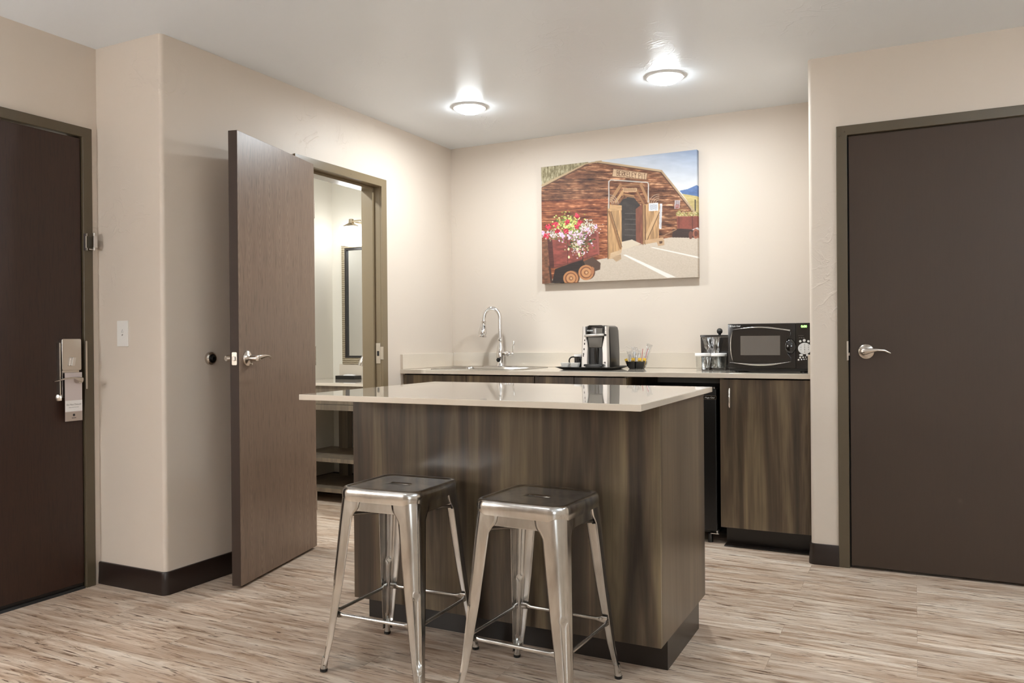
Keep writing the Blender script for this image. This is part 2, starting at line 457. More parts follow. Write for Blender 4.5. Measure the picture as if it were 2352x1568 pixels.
# rear wall with an added, unseen window for daylight fill, east wall
WX0, WX1, WZ0, WZ1 = .5, 2.2, .75, 2.05
bm = bmesh.new()
box(bm, XE - T, WX0, YREAR - T, YREAR, 0, ZC); box(bm, WX1, XEAST + T, YREAR - T, YREAR, 0, ZC)
box(bm, WX0, WX1, YREAR - T, YREAR, 0, WZ0); box(bm, WX0, WX1, YREAR - T, YREAR, WZ1, ZC)
struct(obj('wall_rear', bm, 'wall'))
struct(obj('wall_east', B(XEAST, XEAST + T, YREAR, YR + T, 0, ZC), 'wall'))
wn = sgroup('added_window_1', ((WX0 + WX1) / 2, YREAR - .06, WZ0))
hw = (WX1 - WX0) / 2; hz = WZ1 - WZ0
bmw = frame_bm(-hw, hw, 0, hz, -.03, .03, .05); box(bmw, -.025, .025, -.03, .03, .05, hz - .05)
obj('window_frame', bmw, 'trimwhite', wn)
obj('window_glass', B(-hw + .05, hw - .05, -.003, .003, .05, hz - .05), 'pane', wn)
# bathroom shell
struct(obj('wall_bathroom_far', B(BX - T, BX, BY, YB, 0, ZC), 'wall_bath'))
struct(obj('wall_bathroom_near', B(BX - T, XE, BY - T, BY, 0, ZC), 'wall_bath'))
struct(obj('wall_bathroom_mirror', B(BX, XS - T, YB - .004, YB, 0, ZC), 'wall_bath'))
struct(obj('wall_bathroom_side', B(XS - T - .003, XS - T, BY, HY0 - .02, 0, ZC), 'wall_bath'))

# rubber base
def base_prof(path, name):
    """path: points along the wall face, room on the right hand side when walking"""
    prof = [(0, 0), (.012, 0), (.0125, .012), (.0095, .06), (.0095, .094), (.007, .099), (0, .1)]
    P = [Vector((x, y, 0)) for x, y in path]; rings = []
    for i, p in enumerate(P):
        d0 = (P[i] - P[i-1]).normalized() if i else (P[1] - P[0]).normalized()
        d1 = (P[i+1] - P[i]).normalized() if i < len(P) - 1 else d0
        n0 = Vector((d0.y, -d0.x, 0)); n1 = Vector((d1.y, -d1.x, 0)); n = (n0 + n1).normalized(); n = n / max(.3, n.dot(n0))
        rings.append([tuple(p + n * u + Vector((0, 0, z))) for u, z in prof])
    bm = bmesh.new(); loft(bm, rings)
    return struct(obj(name, bm, 'base', smooth=40))
base_prof([(XE, YE)] + [(x, y) for x, y in arc_corner(XS - r, YE + r, r, -90, 0)] + [(XS, 3.252)], 'baseboard_left')
base_prof([(XR, YR + .1)] + [(x, y) for x, y in arc_corner(XR + r, YR + r, r, 180, 270)] + [(-.331, YR)], 'baseboard_right')
base_prof([(BX, 2.6), (BX, YB - .004), (XS - T, YB - .004)], 'baseboard_bathroom')

# ------------------------------------------------------------------ doors
def lever_set(name, parent, x, z, y, dirx=1, length=.118, rose=.036, mt='satin', priv=False):
    """round rose with a gently waved lever; local wall plane y, handle points to -y"""
    bm = bmesh.new()
    R = Matrix.Translation((x, y, z)) @ Matrix.Rotation(PI/2, 4, 'X')
    lathe(bm, [(rose, 0), (rose, .004), (rose * .93, .009), (rose * .5, .013), (.0135, .015), (.0125, .04), (.0125, .056), (.0105, .060), (.001, .061)], 40, R)
    yy = y - .052
    pts = [(x - dirx * .012, yy, z), (x, yy - .002, z + .001), (x + dirx * .02, yy - .004, z + .005), (x + dirx * .05, yy - .005, z + .0085), (x + dirx * .08, yy - .003, z + .006), (x + dirx * length * .88, yy, z - .001), (x + dirx * length, yy + .003, z - .007)]
    tube(bm, pts, [(.012, .008), (.015, .009), (.011, .007), (.0065, .006), (.0055, .0055), (.0045, .005), (.003, .004)], 16)
    if priv: cyl(bm, (x, y - .008, z - .024), (x, y - .02, z - .024), .004)
    return obj(name, bm, mt, parent, smooth=50)

def screws(parent, pts, ax, mt='screw', r=.004):
    for p in pts:
        bm = bmesh.new()
        if ax == 'y': lathe(bm, [(r, 0), (r * .7, .0015)], 12, Matrix.Translation(p) @ Matrix.Rotation(PI/2, 4, 'X'))
        obj('screw', bm, mt, parent)

# --- right door (room side faces -y)
d3 = sgroup('door_3', (0, YR, 0))
fx0, fx1 = -.330, .692
obj('door_frame', frame_bm(fx0, fx1, 0, 2.097, -.013, .1, .048, .046, bottom=False), 'frame', d3, .003)
lf = obj('door_leaf', B(DX0, DX1, -.001, .043, .013, 2.046), 'leaf3', d3, .002)
lever_set('lever_handle', lf, -.205, 1.027, -.001, 1, .105)
bm = bmesh.new(); box(bm, -.289, -.281, -.0165, -.012, .985, 1.077)
obj('strike_plate', bm, 'satin', d3, .001)
obj('latch_bolt', B(-.281, -.2765, -.012, .012, 1.008, 1.022), 'satin', lf, .001)
bm = bmesh.new(); box(bm, fx0 + .048, DX0 - .0005, .02, .05, 0, 2.046); box(bm, DX0, DX1, .046, .06, 0, .02)
obj('dark_gap_strip', bm, 'blackmatte', d3)  # black strips stand in for the dark of the gaps round the leaf
screws(d3, [(-.316, -.0135, 2.05), (-.292, -.0135, 2.068)], 'y', 'frame', .003)

# --- entry door (local x = world Y, room side -y)
d1 = sgroup('door_1', (XE, 0, 0), PI/2)
obj('door_frame', frame_bm(EY0 - .051, EY1 + .051, 0, 2.066, -.012, .1, .046, .044, bottom=False), 'frame', d1, .003)
lf1 = obj('door_leaf', B(EY0, EY1, -.001, .043, .026, 2.014), 'leaf1', d1, .002)
bm = bmesh.new(); box(bm, EY1 + .0008, EY1 + .006, .018, .05, 0, 2.02); obj('dark_gap_strip', bm, 'blackmatte', d1)  # black strip stands in for the dark gap at the leaf edge
bm = bmesh.new(); prism(bm, [(-.01, 0), (-.004, .010), (.08, .012), (.1, 0)], EY0, EY1, 'x'); obj('threshold', bm, 'blackmatte', d1)
bm = bmesh.new(); box(bm, EY0, EY1, .006, .02, .01, .03); obj('door_sweep', bm, 'black', lf1)
# lock case
bm = bmesh.new(); prism(bm, rrect(2.276, 1.048, .045, .069, .006), -.028, -.001, 'y')
box(bm, 2.236, 2.316, -.020, -.001, .86, .99)
lk = obj('lock_case', bm, 'satin', lf1, .002)
bm = bmesh.new(); box(bm, 2.222, 2.2275, -.024, -.001, .872, 1.10); tube(bm, [(2.225, -.012, .875), (2.222, -.014, .862), (2.224, -.014, .848)], [(.003, .012), (.003, .014), (.002, .012)], 10)
obj('lock_cover_plate', bm, 'satin', lf1, .001)
bm = bmesh.new(); prism(bm, [(2.264, .998), (2.280, .998), (2.288, 1.036), (2.271, 1.036)], -.044, -.028, 'y'); obj('thumb_turn', bm, 'chrome', lk, .003)
bm = bmesh.new()
cyl(bm, (2.293, -.018, .935), (2.293, -.062, .935), .014, .0125)
tube(bm, [(2.300, -.060, .937), (2.285, -.063, .940), (2.26, -.064, .947), (2.22, -.062, .945), (2.19, -.060, .938), (2.172, -.058, .935)], [(.011, .009), (.010, .008), (.004, .008), (.0032, .008), (.0032, .008), (.002, .007)], 14)
obj('lever_handle', bm, 'satin', lf1, smooth=50)
bm = bmesh.new(); prism(bm, rrect(2.3535, 1.0, .0045, .108, .003), -.0165, -.012, 'y'); obj('strike_plate', bm, 'satin', d1)
# swing bar guard
bm = bmesh.new(); box(bm, 2.348, 2.353, -.026, -.012, 1.512, 1.588); box(bm, 2.3485, 2.3525, -.032, -.026, 1.512, 1.524); box(bm, 2.3485, 2.3525, -.032, -.026, 1.576, 1.588)
box(bm, 2.362, 2.386, -.030, -.012, 1.517, 1.521)
cyl(bm, (2.382, -.035, 1.514), (2.382, -.035, 1.592), .0055); prism(bm, rrect(2.383, 1.553, .0095, .026, .002), -.045, -.030, 'y'); box(bm, 2.376, 2.390, -.030, -.012, 1.53, 1.576)
obj('swing_bar_guard', bm, 'chrome', d1, .0006)

# door hanger card
hg = thing('door_hanger', 'pale do not disturb card hanging from the lever of the dark entry door', 'door hanger', (XE + .034, 2.278, .757), PI/2)
bm = bmesh.new(); hole = [(.015 + .013 * math.cos(a), .178 + .013 * math.sin(a)) for a in [PI * 2 * i / 24 for i in range(24)]]
out = rrect(0, .106, .040, .106, .006, 5)
N = 24
def outer_pt(a, cx=.015, cz=.178):
    # ray from hole centre to the card outline
    dx, dz = math.cos(a), math.sin(a); t = 9
    if dx > 0: t = min(t, (.040 - cx) / dx)
    if dx < 0: t = min(t, (-.040 - cx) / dx)
    if dz > 0: t = min(t, (.212 - cz) / dz)
    if dz < 0: t = min(t, (0 - cz) / dz)
    return (cx + dx * t, cz + dz * t)
ang = sorted([PI * 2 * i / 24 for i in range(24)] + [math.atan2(z - .178, x - .015) % (2 * PI) for x, z in ((-.04, 0), (.04, 0), (.04, .212), (-.04, .212))])
ri = [(.015 + .013 * math.cos(a), .178 + .013 * math.sin(a)) for a in ang]; ro = [outer_pt(a) for a in ang]
loft(bm, [[(x, .0006, z) for x, z in ro], [(x, -.0006, z) for x, z in ro], [(x, -.0006, z) for x, z in ri], [(x, .0006, z) for x, z in ri], [(x, .0006, z) for x, z in ro]], False, False)
obj('card', bm, 'tagp', hg)
obj('card_band', B(-.040, .040, -.0011, -.0007, 0, .040), 'tagb', hg)
obj('card_panel', B(-.040, .040, -.0011, -.0007, .0425, .090), 'paper', hg)
text('card_lettering', 'Do Not Disturb', .0105, 'grey', hg, (0, -.0013, .072), align='CENTER', ext=.0001)
text('card_small_print', 'please come back later', .005, 'grey', hg, (0, -.0013, .060), align='CENTER', ext=.0001)
bm = bmesh.new(); prism(bm, rrect(0, .026, .005, .005, .002), -.0014, -.0011, 'y'); box(bm, -.010, .010, -.0014, -.0011, .012, .0145)
obj('card_emblem', bm, 'dark', hg)

# --- bathroom doorway (local x = world Y)
d2 = sgroup('door_2', (XS, 0, 0), PI/2)
gx0, gx1, gzt = 3.252, 4.068, 2.085
obj('door_frame_face', frame_bm(gx0, gx1, 0, gzt, -.012, 0, .053, .047, bottom=False), 'frame_lit', d2, .002)
j0, j1, jt = gx0 + .053, gx1 - .053, gzt - .047
bm = bmesh.new()
prism(bm, [(j0 - .012, 0), (j0, 0), (j0, jt), (j1, jt), (j1, 0), (j1 + .012, 0), (j1 + .012, jt + .009), (j0 - .012, jt + .009)], 0, T + .012, 'y')
prism(bm, [(j0, 0), (j0 + .016, 0), (j0 + .016, jt - .016), (j1 - .016, jt - .016), (j1 - .016, 0), (j1, 0), (j1, jt), (j0, jt)], .046, .13, 'y')
obj('door_jamb', bm, 'frame_lit', d2, .0015)
obj('door_frame_inner', frame_bm(gx0, gx1, 0, gzt, T + .001, T + .012, .053, .047, bottom=False), 'frame_lit', d2, .002)
bm = bmesh.new(); box(bm, j1 - .0025, j1 - .0001, .006, .040, .958, 1.082); box(bm, j1 - .0025, j1 + .003, -.0145, .008, .982, 1.060)
sp = obj('strike_plate', bm, 'satin', d2, .0006)
obj('strike_hole', B(j1 - .0032, j1 - .0026, .015, .030, 1.004, 1.034), 'blackmatte', sp)
screws(d2, [(4.055, -.0125, 2.03), (3.72, -.0125, 2.060)], 'y', 'frame_lit', .003)
# open leaf: hinge near (x=-2.84,y=3.325), free edge near (-2.672,2.62)
hp = Vector((-2.843, 3.330, 0)); fp = Vector((-2.676, 2.628, 0)); dd = (fp - hp); LW = dd.length
ang = math.atan2(dd.y, dd.x)
# a mesh leaf whose local x runs hinge -> free edge and local +y is the visible face
bm = B(0, LW, -.044, 0, .013, 2.036)
leaf = obj('door_leaf', bm, 'leaf2', d2, .0015)
leaf.matrix_parent_inverse = Matrix.Identity(4)
Wd = Matrix.Translation(hp) @ Matrix.Rotation(ang, 4, 'Z')
leaf.matrix_local = (Matrix.Translation((XS, 0, 0)) @ Matrix.Rotation(PI/2, 4, 'Z')).inverted() @ Wd
# free edge banding and latch face plate
obj('edge_band', B(LW, LW + .0008, -.0435, -.0005, .014, 2.035), 'edge', leaf)
bm = bmesh.new(); prism(bm, rrect(-.022, 1.023, .0125, .0285, .005), LW + .0008, LW + .0022, 'x')
fpz = obj('latch_plate', bm, 'satin', leaf)
obj('latch_bolt', B(LW + .002, LW + .011, -.028, -.016, 1.013, 1.033), 'chrome', leaf, .003)
def leaf_lever(side):
    bm = bmesh.new(); y0 = 0 if side > 0 else -.044; x = LW - .065; z = 1.023
    R = Matrix.Translation((x, y0, z)) @ Matrix.Rotation(-PI/2 * side, 4, 'X')
    lathe(bm, [(.036, 0), (.036, .004), (.033, .010), (.018, .016), (.0145, .018), (.0135, .048), (.0135, .060), (.011, .064), (.001, .065)], 40, R)
    yy = y0 + side * .056
    pts = [(x + .012, yy, z), (x, yy, z + .001), (x - .02, yy + side * .003, z + .005), (x - .05, yy + side * .005, z + .009), (x - .08, yy + side * .003, z + .009), (x - .104, yy, z + .003), (x - .116, yy - side * .004, z - .004)]
    tube(bm, pts, [(.012, .008), (.014, .009), (.011, .007), (.007, .006), (.0055, .0055), (.0045, .005), (.003, .004)], 16)
    if side > 0: cyl(bm, (x - .006, .008, z - .025), (x - .006, .022, z - .025), .0045)
    return obj('lever_handle', bm, 'satin', leaf, smooth=50)
leaf_lever(1); leaf_lever(-1)
for z in (.25, 1.02, 1.80):
    bm = bmesh.new(); cyl(bm, (-.006, -.006, z - .05), (-.006, -.006, z + .05), .006); box(bm, -.002, .0005, -.036, -.004, z - .05, z + .05)
    obj('hinge', bm, 'satin', leaf)

# door stop on the wall
st = thing('door_stopper', 'round black rubber door stop on the wall behind the open brown door', 'door stop', (XS, 2.683, 1.022))
R = Matrix.Rotation(PI/2, 4, 'Y')
bm = bmesh.new(); lathe(bm, [(.031, 0), (.031, .004), (.029, .012), (.023, .017), (.020, .017), (.020, .010)], 36, R, cap1=False); obj('metal_ring', bm, 'satin', st)
bm = bmesh.new(); lathe(bm, [(.0205, .002), (.020, .014), (.018, .016), (.0125, .018), (.011, .026), (.008, .027), (.007, .022), (.0005, .021)], 36, R); obj('rubber_bumper', bm, 'black', st)

# wall plate on the short wall
wp = thing('wall_plate', 'small white wall plate with a triangle mark beside the entry door', 'wall plate', (-3.1675, YE, 1.139))
bm = bmesh.new(); prism(bm, rrect(0, 0, .0355, .0575, .003), -.0055, 0, 'y'); obj('plate', bm, 'white', wp, .001)
bm = bmesh.new(); tube(bm, [(-.006, -.0056, .006), (.006, -.0056, .006), (.001, -.0056, .018), (-.006, -.0056, .006)], .0006, 6); obj('triangle_mark', bm, 'grey', wp)
bm = bmesh.new(); box(bm, -.003, .001, -.0062, -.0055, -.010, -.004); box(bm, .001, .004, -.0062, -.0055, -.006, -.002); obj('small_mark', bm, 'grey', wp)

# ------------------------------------------------------------------ ceiling lights
def ceiling_light(x, y, label, mt='dome', group=None, power=0):
    t = thing('ceiling_light', label, 'ceiling light', (x, y, ZC), group=group)
    bm = bmesh.new(); lathe(bm, [(.098, 0), (.098, -.004), (.094, -.009), (.084, -.011), (.078, -.009)], 56, cap1=False); obj('trim_ring', bm, 'trimwhite', t)
    bm = bmesh.new(); prof = [(.0785 * math.cos(a), -.009 - .030 * math.sin(a)) for a in [PI/2 * i / 7 for i in range(8)]]
    lathe(bm, prof, 40, cap0=False); obj('diffuser_dome', bm, mt, t)
    if power:
        ld_ = bpy.data.lights.new('dome_light', 'AREA'); ld_.shape = 'DISK'; ld_.size = .11; ld_.energy = power; ld_.color = (.89, .96, 1)
        lo = bpy.data.objects.new('dome_light', ld_); COL.objects.link(lo); lo.parent = t; lo.location = (0, 0, -.0405)
ceiling_light(-2.285, 4.025, 'lit round dome ceiling light nearer the open bathroom door, above the sink end', power=DOME_W)
ceiling_light(-1.135, 4.030, 'lit round dome ceiling light above the microwave end of the counter', power=DOME_W)
ceiling_light(-1.9, .55, 'added unseen dome ceiling light behind the viewer on the entry side', 'dome_added')  # added fill domes out of view, to brighten the front of the room
ceiling_light(1.3, 3.05, 'added unseen dome ceiling light beside the viewer on the right hand side', 'dome_added', power=6)
ceiling_light(-3.5, 3.25, 'added unseen dome ceiling light inside the bathroom', 'dome_added', power=16)  # added out of view to light the wall below the vanity
ceiling_light(-.4, -1.5, 'added unseen dome ceiling light at the rear of the room', 'dome_added')

fl = thing('added_floor_lamp', 'added unseen floor lamp with a drum shade behind the viewer near the entry wall', 'floor lamp', (-3.02, .1, 0))  # added out of view for the low light from the left
bm = bmesh.new(); lathe(bm, [(.14, 0), (.14, .015), (.02, .03), (.001, .03)], 32); obj('base', bm, 'blackmatte', fl)
bm = bmesh.new(); cyl(bm, (0, 0, .02), (0, 0, 1.45), .012); obj('pole', bm, 'satin', fl)
bm = bmesh.new(); lathe(bm, [(.20, 1.22), (.18, 1.50)], 40, cap0=False, cap1=False); obj('lamp_shade', bm, 'lampshade', fl)
fl = thing('added_uplight_lamp', 'added unseen torchiere behind the viewer brightening the ceiling', 'floor lamp', (1.35, 1.3, 0))  # uplight added out of view to lift the ceiling
bm = bmesh.new(); lathe(bm, [(.14, 0), (.14, .015), (.02, .03), (.001, .03)], 32); obj('base', bm, 'blackmatte', fl)
bm = bmesh.new(); cyl(bm, (0, 0, .02), (0, 0, 1.64), .012); obj('pole', bm, 'satin', fl)
bm = bmesh.new(); lathe(bm, [(.02, 1.62), (.10, 1.65), (.17, 1.72), (.165, 1.72), (.10, 1.66)], 40, cap1=False); obj('bowl', bm, 'white', fl)
bm = bmesh.new(); lathe(bm, [(.10, 1.675), (.06, 1.69), (.001, 1.695)], 32); obj('diffuser', bm, 'uplight', fl)

# ------------------------------------------------------------------ kitchen run
ct = thing('countertop', 'long cream quartz countertop along the back wall under the framed print', 'countertop', ((XS + XR) / 2, YC, ZT))
cx0 = (XS + XR) / 2
SX0, SX1, SY0, SY1 = -2.722, -2.152, 4.285, 4.785
bm = bmesh.new(); TH = .026
for (x0, x1, y0, y1) in ((XS, SX0, YC, YB), (SX1, XR, YC, YB), (SX0, SX1, YC, SY0), (SX0, SX1, SY1, YB)):
    box(bm, x0 - cx0, x1 - cx0, y0 - YC, y1 - YC, -TH, 0)
bmesh.ops.remove_doubles(bm, verts=bm.verts[:], dist=1e-5)
obj('slab', bm, 'quartz', ct, .002)
def splash(x0, x1, y0, y1, label):
    t = tag(obj('backsplash', B(x0 - (x0+x1)/2, x1 - (x0+x1)/2, 0, y1 - y0, 0, .0955), 'quartz', None, .0015), label, 'backsplash')
    t.location = ((x0 + x1) / 2, y0, ZT + .0005)
splash(XS + .0205, XR - .0205, YB - .0205, YB - .0005, 'long low quartz backsplash along the back wall behind the faucet')
splash(XS + .0005, XS + .02, YC + .003, YB - .0005, 'short quartz side splash on the left wall at the sink end of the counter')
splash(XR - .02, XR - .0005, YC + .003, YB - .0005, 'short quartz side splash on the right return wall beside the microwave')

def cabinet(label, x0, x1, doors, name='base_cabinet', handles=(), drawerline=False):
    xc = (x0 + x1) / 2; w = (x1 - x0) / 2
    t = thing(name, label, 'cabinet', (xc, YC + .05, 0))
    yb = YB - YC - .07
    zt_ = ZT - TH - .002
    obj('side_panel', B(-w, -w + .018, .0, yb, .104, zt_), 'lam2', t); obj('side_panel', B(w - .018, w, .0, yb, .104, zt_), 'lam2', t)
    obj('bottom_panel', B(-w + .0185, w - .0185, .0, yb, .104, .122), 'lam2', t); obj('back_panel', B(-w + .0185, w - .0185, yb - .012, yb, .1225, zt_), 'lam2', t)
    obj('toe_kick', B(-w + .012, w, .075, .09, 0, .104), 'kick', t)
    for i, (a, b) in enumerate(doors):
        dr = obj('door', B(a - xc + .0015, b - xc - .0015, -.020, -.001, .106, ZT - TH - .008), 'lam2', t, .0012)
        for hx in handles:
            if a < hx < b:
                bm = bmesh.new(); x = hx - xc
                tube(bm, [(x, -.020, .732), (x, -.040, .734), (x, -.048, .744), (x, -.050, .784), (x, -.048, .824), (x, -.040, .834), (x, -.020, .836)], [(.005, .005)] * 7, 12, up=(1, 0, 0))
                obj('handle', bm, 'chrome', dr, smooth=60)
    return t
cabinet('wide dark wood sink cabinet below the faucet, partly hidden by the island', XS + .002, -1.99, [(XS + .004, -2.45), (-2.45, -1.991)])
cabinet('dark wood cabinet left of the black mini fridge under the coffee maker', -1.988, -1.425, [(-1.988, -1.74), (-1.74, -1.426)])
cabinet('dark wood cabinet with one chrome handle under the microwave', -.917, XR - .002, [(-.917, XR - .003)], handles=(-.862,))
# loose floor strip in front of the toe kick
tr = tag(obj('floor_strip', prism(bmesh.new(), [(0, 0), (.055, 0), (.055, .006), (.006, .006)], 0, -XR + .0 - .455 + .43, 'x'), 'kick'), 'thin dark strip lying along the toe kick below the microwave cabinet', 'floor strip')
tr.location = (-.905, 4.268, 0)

# fridge
fr = thing('mini_fridge', 'black mini fridge under the counter beside the handled cabinet', 'refrigerator', (-1.18, 4.30, 0))
obj('body', B(-.232, .232, .05, .50, .045, .828), 'fridge', fr, .004)
fd = obj('door', B(-.235, .235, 0, .046, .066, .826), 'fridge', fr, .008, seg=3)
bm = bmesh.new(); prism(bm, rrect(.198, .779, .034, .0105, .003), -.0015, 0, 'y'); nm = obj('name_plate', bm, 'satin', fd)
bm = bmesh.new(); prism(bm, rrect(.198, .779, .0325, .009, .0025), -.0022, -.0015, 'y'); obj('name_plate_field', bm, 'blackgloss', nm)
text('name_lettering', 'Magic Chef', .0115, 'trimwhite', nm, (.198, -.0025, .778), align='CENTER')
for sx in (-.19, .19):
    for y in (.03, .44):
        bm = bmesh.new(); cyl(bm, (sx, y, 0), (sx, y, .046), .014, .012); obj('foot', bm, 'black', fr)
bm = bmesh.new(); box(bm, .196, .240, .004, .03, .050, .0535); cyl(bm, (.228, .018, .054), (.228, .018, .066), .004); obj('hinge', bm, 'chrome', fr)
bm = bmesh.new(); cyl(bm, (.218, .02, .826), (.218, .02, .834), .006); obj('hinge_cap', bm, 'chrome', fr)

# sink
sk = thing('sink', 'stainless steel drop in sink set in the back counter', 'sink', ((SX0 + SX1) / 2, (SY0 + SY1) / 2, ZT))
w2, h2 = (SX1 - SX0) / 2, (SY1 - SY0) / 2
def R3(w, h, r, z, cy=0): return [(x, y, z) for x, y in rrect(0, cy, w, h, r, 6)]
bm = bmesh.new()
loft(bm, [R3(w2 + .013, h2 + .013, .03, .0005), R3(w2 + .012, h2 + .012, .03, .004), R3(w2 + .004, h2 + .004, .03, .0055), R3(w2 - .002, h2 - .002, .03, .004),
          R3(w2 - .025, h2 - .055, .05, .004, -.03), R3(w2 - .030, h2 - .060, .05, -.002, -.03), R3(w2 - .034, h2 - .064, .05, -.17, -.03), R3(w2 - .06, h2 - .09, .05, -.185, -.03), R3(.04, .04, .039, -.187, -.03)], False, True)
obj('basin', bm, 'steel', sk, solid=.001, smooth=50)
bm = bmesh.new(); lathe(bm, [(.039, .0), (.036, .003), (.02, .001), (.001, .001)], 30, Matrix.Translation((0, -.03, -.1865))); obj('drain', bm, 'chrome', sk)

# faucet
fa = thing('kitchen_faucet', 'tall chrome gooseneck faucet with pull down spray head by the sink', 'faucet', (-2.478, 4.752, ZT + .004))
bm = bmesh.new()
bm2 = bmesh.new(); loft(bm2, [[(x, y, z) for x, y in rrect(0, 0, w_, h_, h_ - .0005, 8)] for w_, h_, z in ((.125, .030, 0), (.125, .030, .003), (.120, .026, .006))])
obj('deck_plate', bm2, 'chrome', fa, smooth=50)
lathe(bm, [(.030, .004), (.030, .010), (.026, .014), (.0245, .024), (.0235, .03), (.0255, .06), (.0255, .095), (.021, .125), (.0155, .150), (.0135, .165), (.0135, .172), (.019, .178), (.020, .182), (.016, .188), (.0135, .194)], 36)
obj('base_column', bm, 'chrome', fa, smooth=50)
dirv = Vector((-.86, -.51, 0)).normalized()   # spout reaches over the basin
A_ = Vector((0, 0, .19)); top = .318; rr = .054
pts = [A_, Vector((0, 0, .28)), Vector((0, 0, top))]
for i in range(1, 13):
    a = PI * i / 12
    pts.append(dirv * (rr * (1 - math.cos(a))) + Vector((0, 0, top + rr * 1.35 * math.sin(a))))
pts.append(dirv * (2 * rr) + Vector((0, 0, top - .012)))
bm = bmesh.new(); tube(bm, pts, .0132, 20, up=(0, 1, 0)); obj('gooseneck', bm, 'chrome', fa, smooth=60)
bm = bmesh.new(); q = Matrix.Translation(dirv * (2 * rr) + Vector((0, 0, top - .012)))
tilt = Matrix.Rotation(math.radians(7), 4, dirv.cross(Vector((0, 0, 1))))
lathe(bm, [(.0135, 0), (.0175, -.003), (.0175, -.009), (.0155, -.013), (.018, -.03), (.0235, -.055), (.027, -.075), (.027, -.088), (.024, -.094), (.027, -.099), (.031, -.104), (.030, -.108), (.024, -.109)], 36, q @ tilt)
sh = obj('spray_head', bm, 'chrome', fa, smooth=40)
bm = bmesh.new(); lathe(bm, [(.0235, -.1091), (.001, -.1093)], 30, q @ tilt); obj('spray_face', bm, 'black', sh)
bm = bmesh.new(); prism(bm, rrect(0, 0, .005, .017, .004), .0, .006, 'y'); ob = obj('spray_button', bm, 'black', sh); ob.location = tuple(dirv * (2 * rr) + Vector((.010, -.017, top - .060)))
bm = bmesh.new()
cyl(bm, (.015, 0, .085), (.052, 0, .085), .017, .015); 
lathe(bm, [(.001, 0), (.019, .002), (.021, .006), (.017, .010), (.019, .014), (.019, .024), (.014, .028), (.016, .033), (.010, .040), (.010, .052), (.006, .060), (.001, .062)], 28, Matrix.Translation((.040, 0, .085)) @ Matrix.Rotation(PI/2, 4, 'Y'))
obj('valve', bm, 'chrome', fa, smooth=40)
bm = bmesh.new(); tube(bm, [(.094, 0, .088), (.096, -.002, .105), (.101, -.004, .14), (.104, -.006, .165), (.1045, -.006, .170)], [(.006, .006), (.0045, .0045), (.006, .006), (.0072, .0072), (.003, .003)], 14); obj('lever', bm, 'chrome', fa, smooth=50)
bm = bmesh.new(); lathe(bm, [(.016, 0), (.016, .006), (.011, .008), (.001, .008)], 6, Matrix.Translation((0, -.024, .045)) @ Matrix.Rotation(PI/2, 4, 'X')); obj('front_badge', bm, 'black', fa)

# serving tray
ty = thing('serving_tray', 'flat black serving tray with flared rim under the coffee maker', 'tray', (-1.742, 4.545, ZT + .0005))
bm = bmesh.new()
def rr3(w, h, r, z): return [(x, y, z) for x, y in rrect(0, 0, w, h, r, 5)]
loft(bm, [rr3(.145, .13, .02, 0), rr3(.158, .143, .022, .005), rr3(.182, .166, .025, .0155), rr3(.183, .167, .025, .018), rr3(.178, .162, .025, .0175), rr3(.155, .140, .022, .0085), rr3(.15, .135, .02, .0065)])
obj('tray_body', bm, 'black', ty, smooth=30)

# coffee maker
TZ = ZT + .0075
cm = thing('coffee_maker', 'silver and black single serve coffee maker standing on the black tray', 'coffee maker', (-1.695, 4.452, TZ))
obj('rear_housing', loft(bmesh.new(), [[(x, y + .12, z) for x, y in rrect(0.003, 0, w_, .088, .014, 5)] for w_, z in ((.086, 0), (.085, .12), (.080, .225), (.074, .246), (.060, .254))]), 'black', cm, smooth=40)
def taper(x, z): return x * (1 - .16 * z / .25) + .006 * z / .25
def ly(z): return .010 * z / .25
bm = bmesh.new()
for sgn in (-1, 1):   # silver side pillars, hourglass inner edge
    rings = []
    for z, inner in ((0, .046), (.03, .047), (.09, .046), (.125, .044), (.15, .048), (.18, .055), (.22, .058), (.25, .058)):
        xo = taper(.086, z); yo = ly(z)
        rings.append([(sgn * inner + .002, yo + .03, z), (sgn * inner + .002, yo + .004, z), (sgn * (inner + .004) + .002, yo, z), (sgn * (xo - .006), yo, z), (sgn * xo, yo + .006, z), (sgn * xo, yo + .03, z)])
    loft(bm, rings)
box(bm, -.05, .054, .004, .04, 0, .012)
obj('silver_shell', bm, 'silver', cm, smooth=40)
bm = bmesh.new(); loft(bm, [[(x, y + .035, z) for x, y in rrect(.004, 0, w_, .030, .008, 4)] for w_, z in ((.056, .203), (.055, .236), (.050, .250), (.04, .2565))]); hd = obj('head_cover', bm, 'blackgloss', cm, smooth=40)
text('head_lettering', 'KEURIG', .0115, 'trimwhite', hd, (-.046, .0015, .225), sx=1.0, bold=.0002)
bm = bmesh.new(); prism(bm, rrect(.030, .222, .020, .0165, .004), .0035, .006, 'y'); obj('view_window', bm, 'greyp', hd)
bm = bmesh.new(); tube(bm, [(-.062, .010, .1935), (-.058, -.004, .1945), (-.03, -.010, .196), (.01, -.011, .197), (.045, -.006, .1985), (.056, .008, .199)], [(.0075, .004)] * 6, 14); obj('lift_handle', bm, 'silver', cm, smooth=60)
bm = bmesh.new(); loft(bm, [[(.002 - a, .012, z), (.002 + a, .012, z), (.002 + a, .045, z), (.002 - a, .045, z)] for a, z in ((.040, .124), (.047, .188))]); obj('brew_head', bm, 'greyp', cm, .003)
obj('cavity_back', B(-.05, .054, .040, .05, .01, .20), 'blackgloss', cm)
bm = bmesh.new(); cyl(bm, (.002, .034, .02), (.002, .034, .122), .012, .016); obj('cavity_column', bm, 'blackgloss', cm)
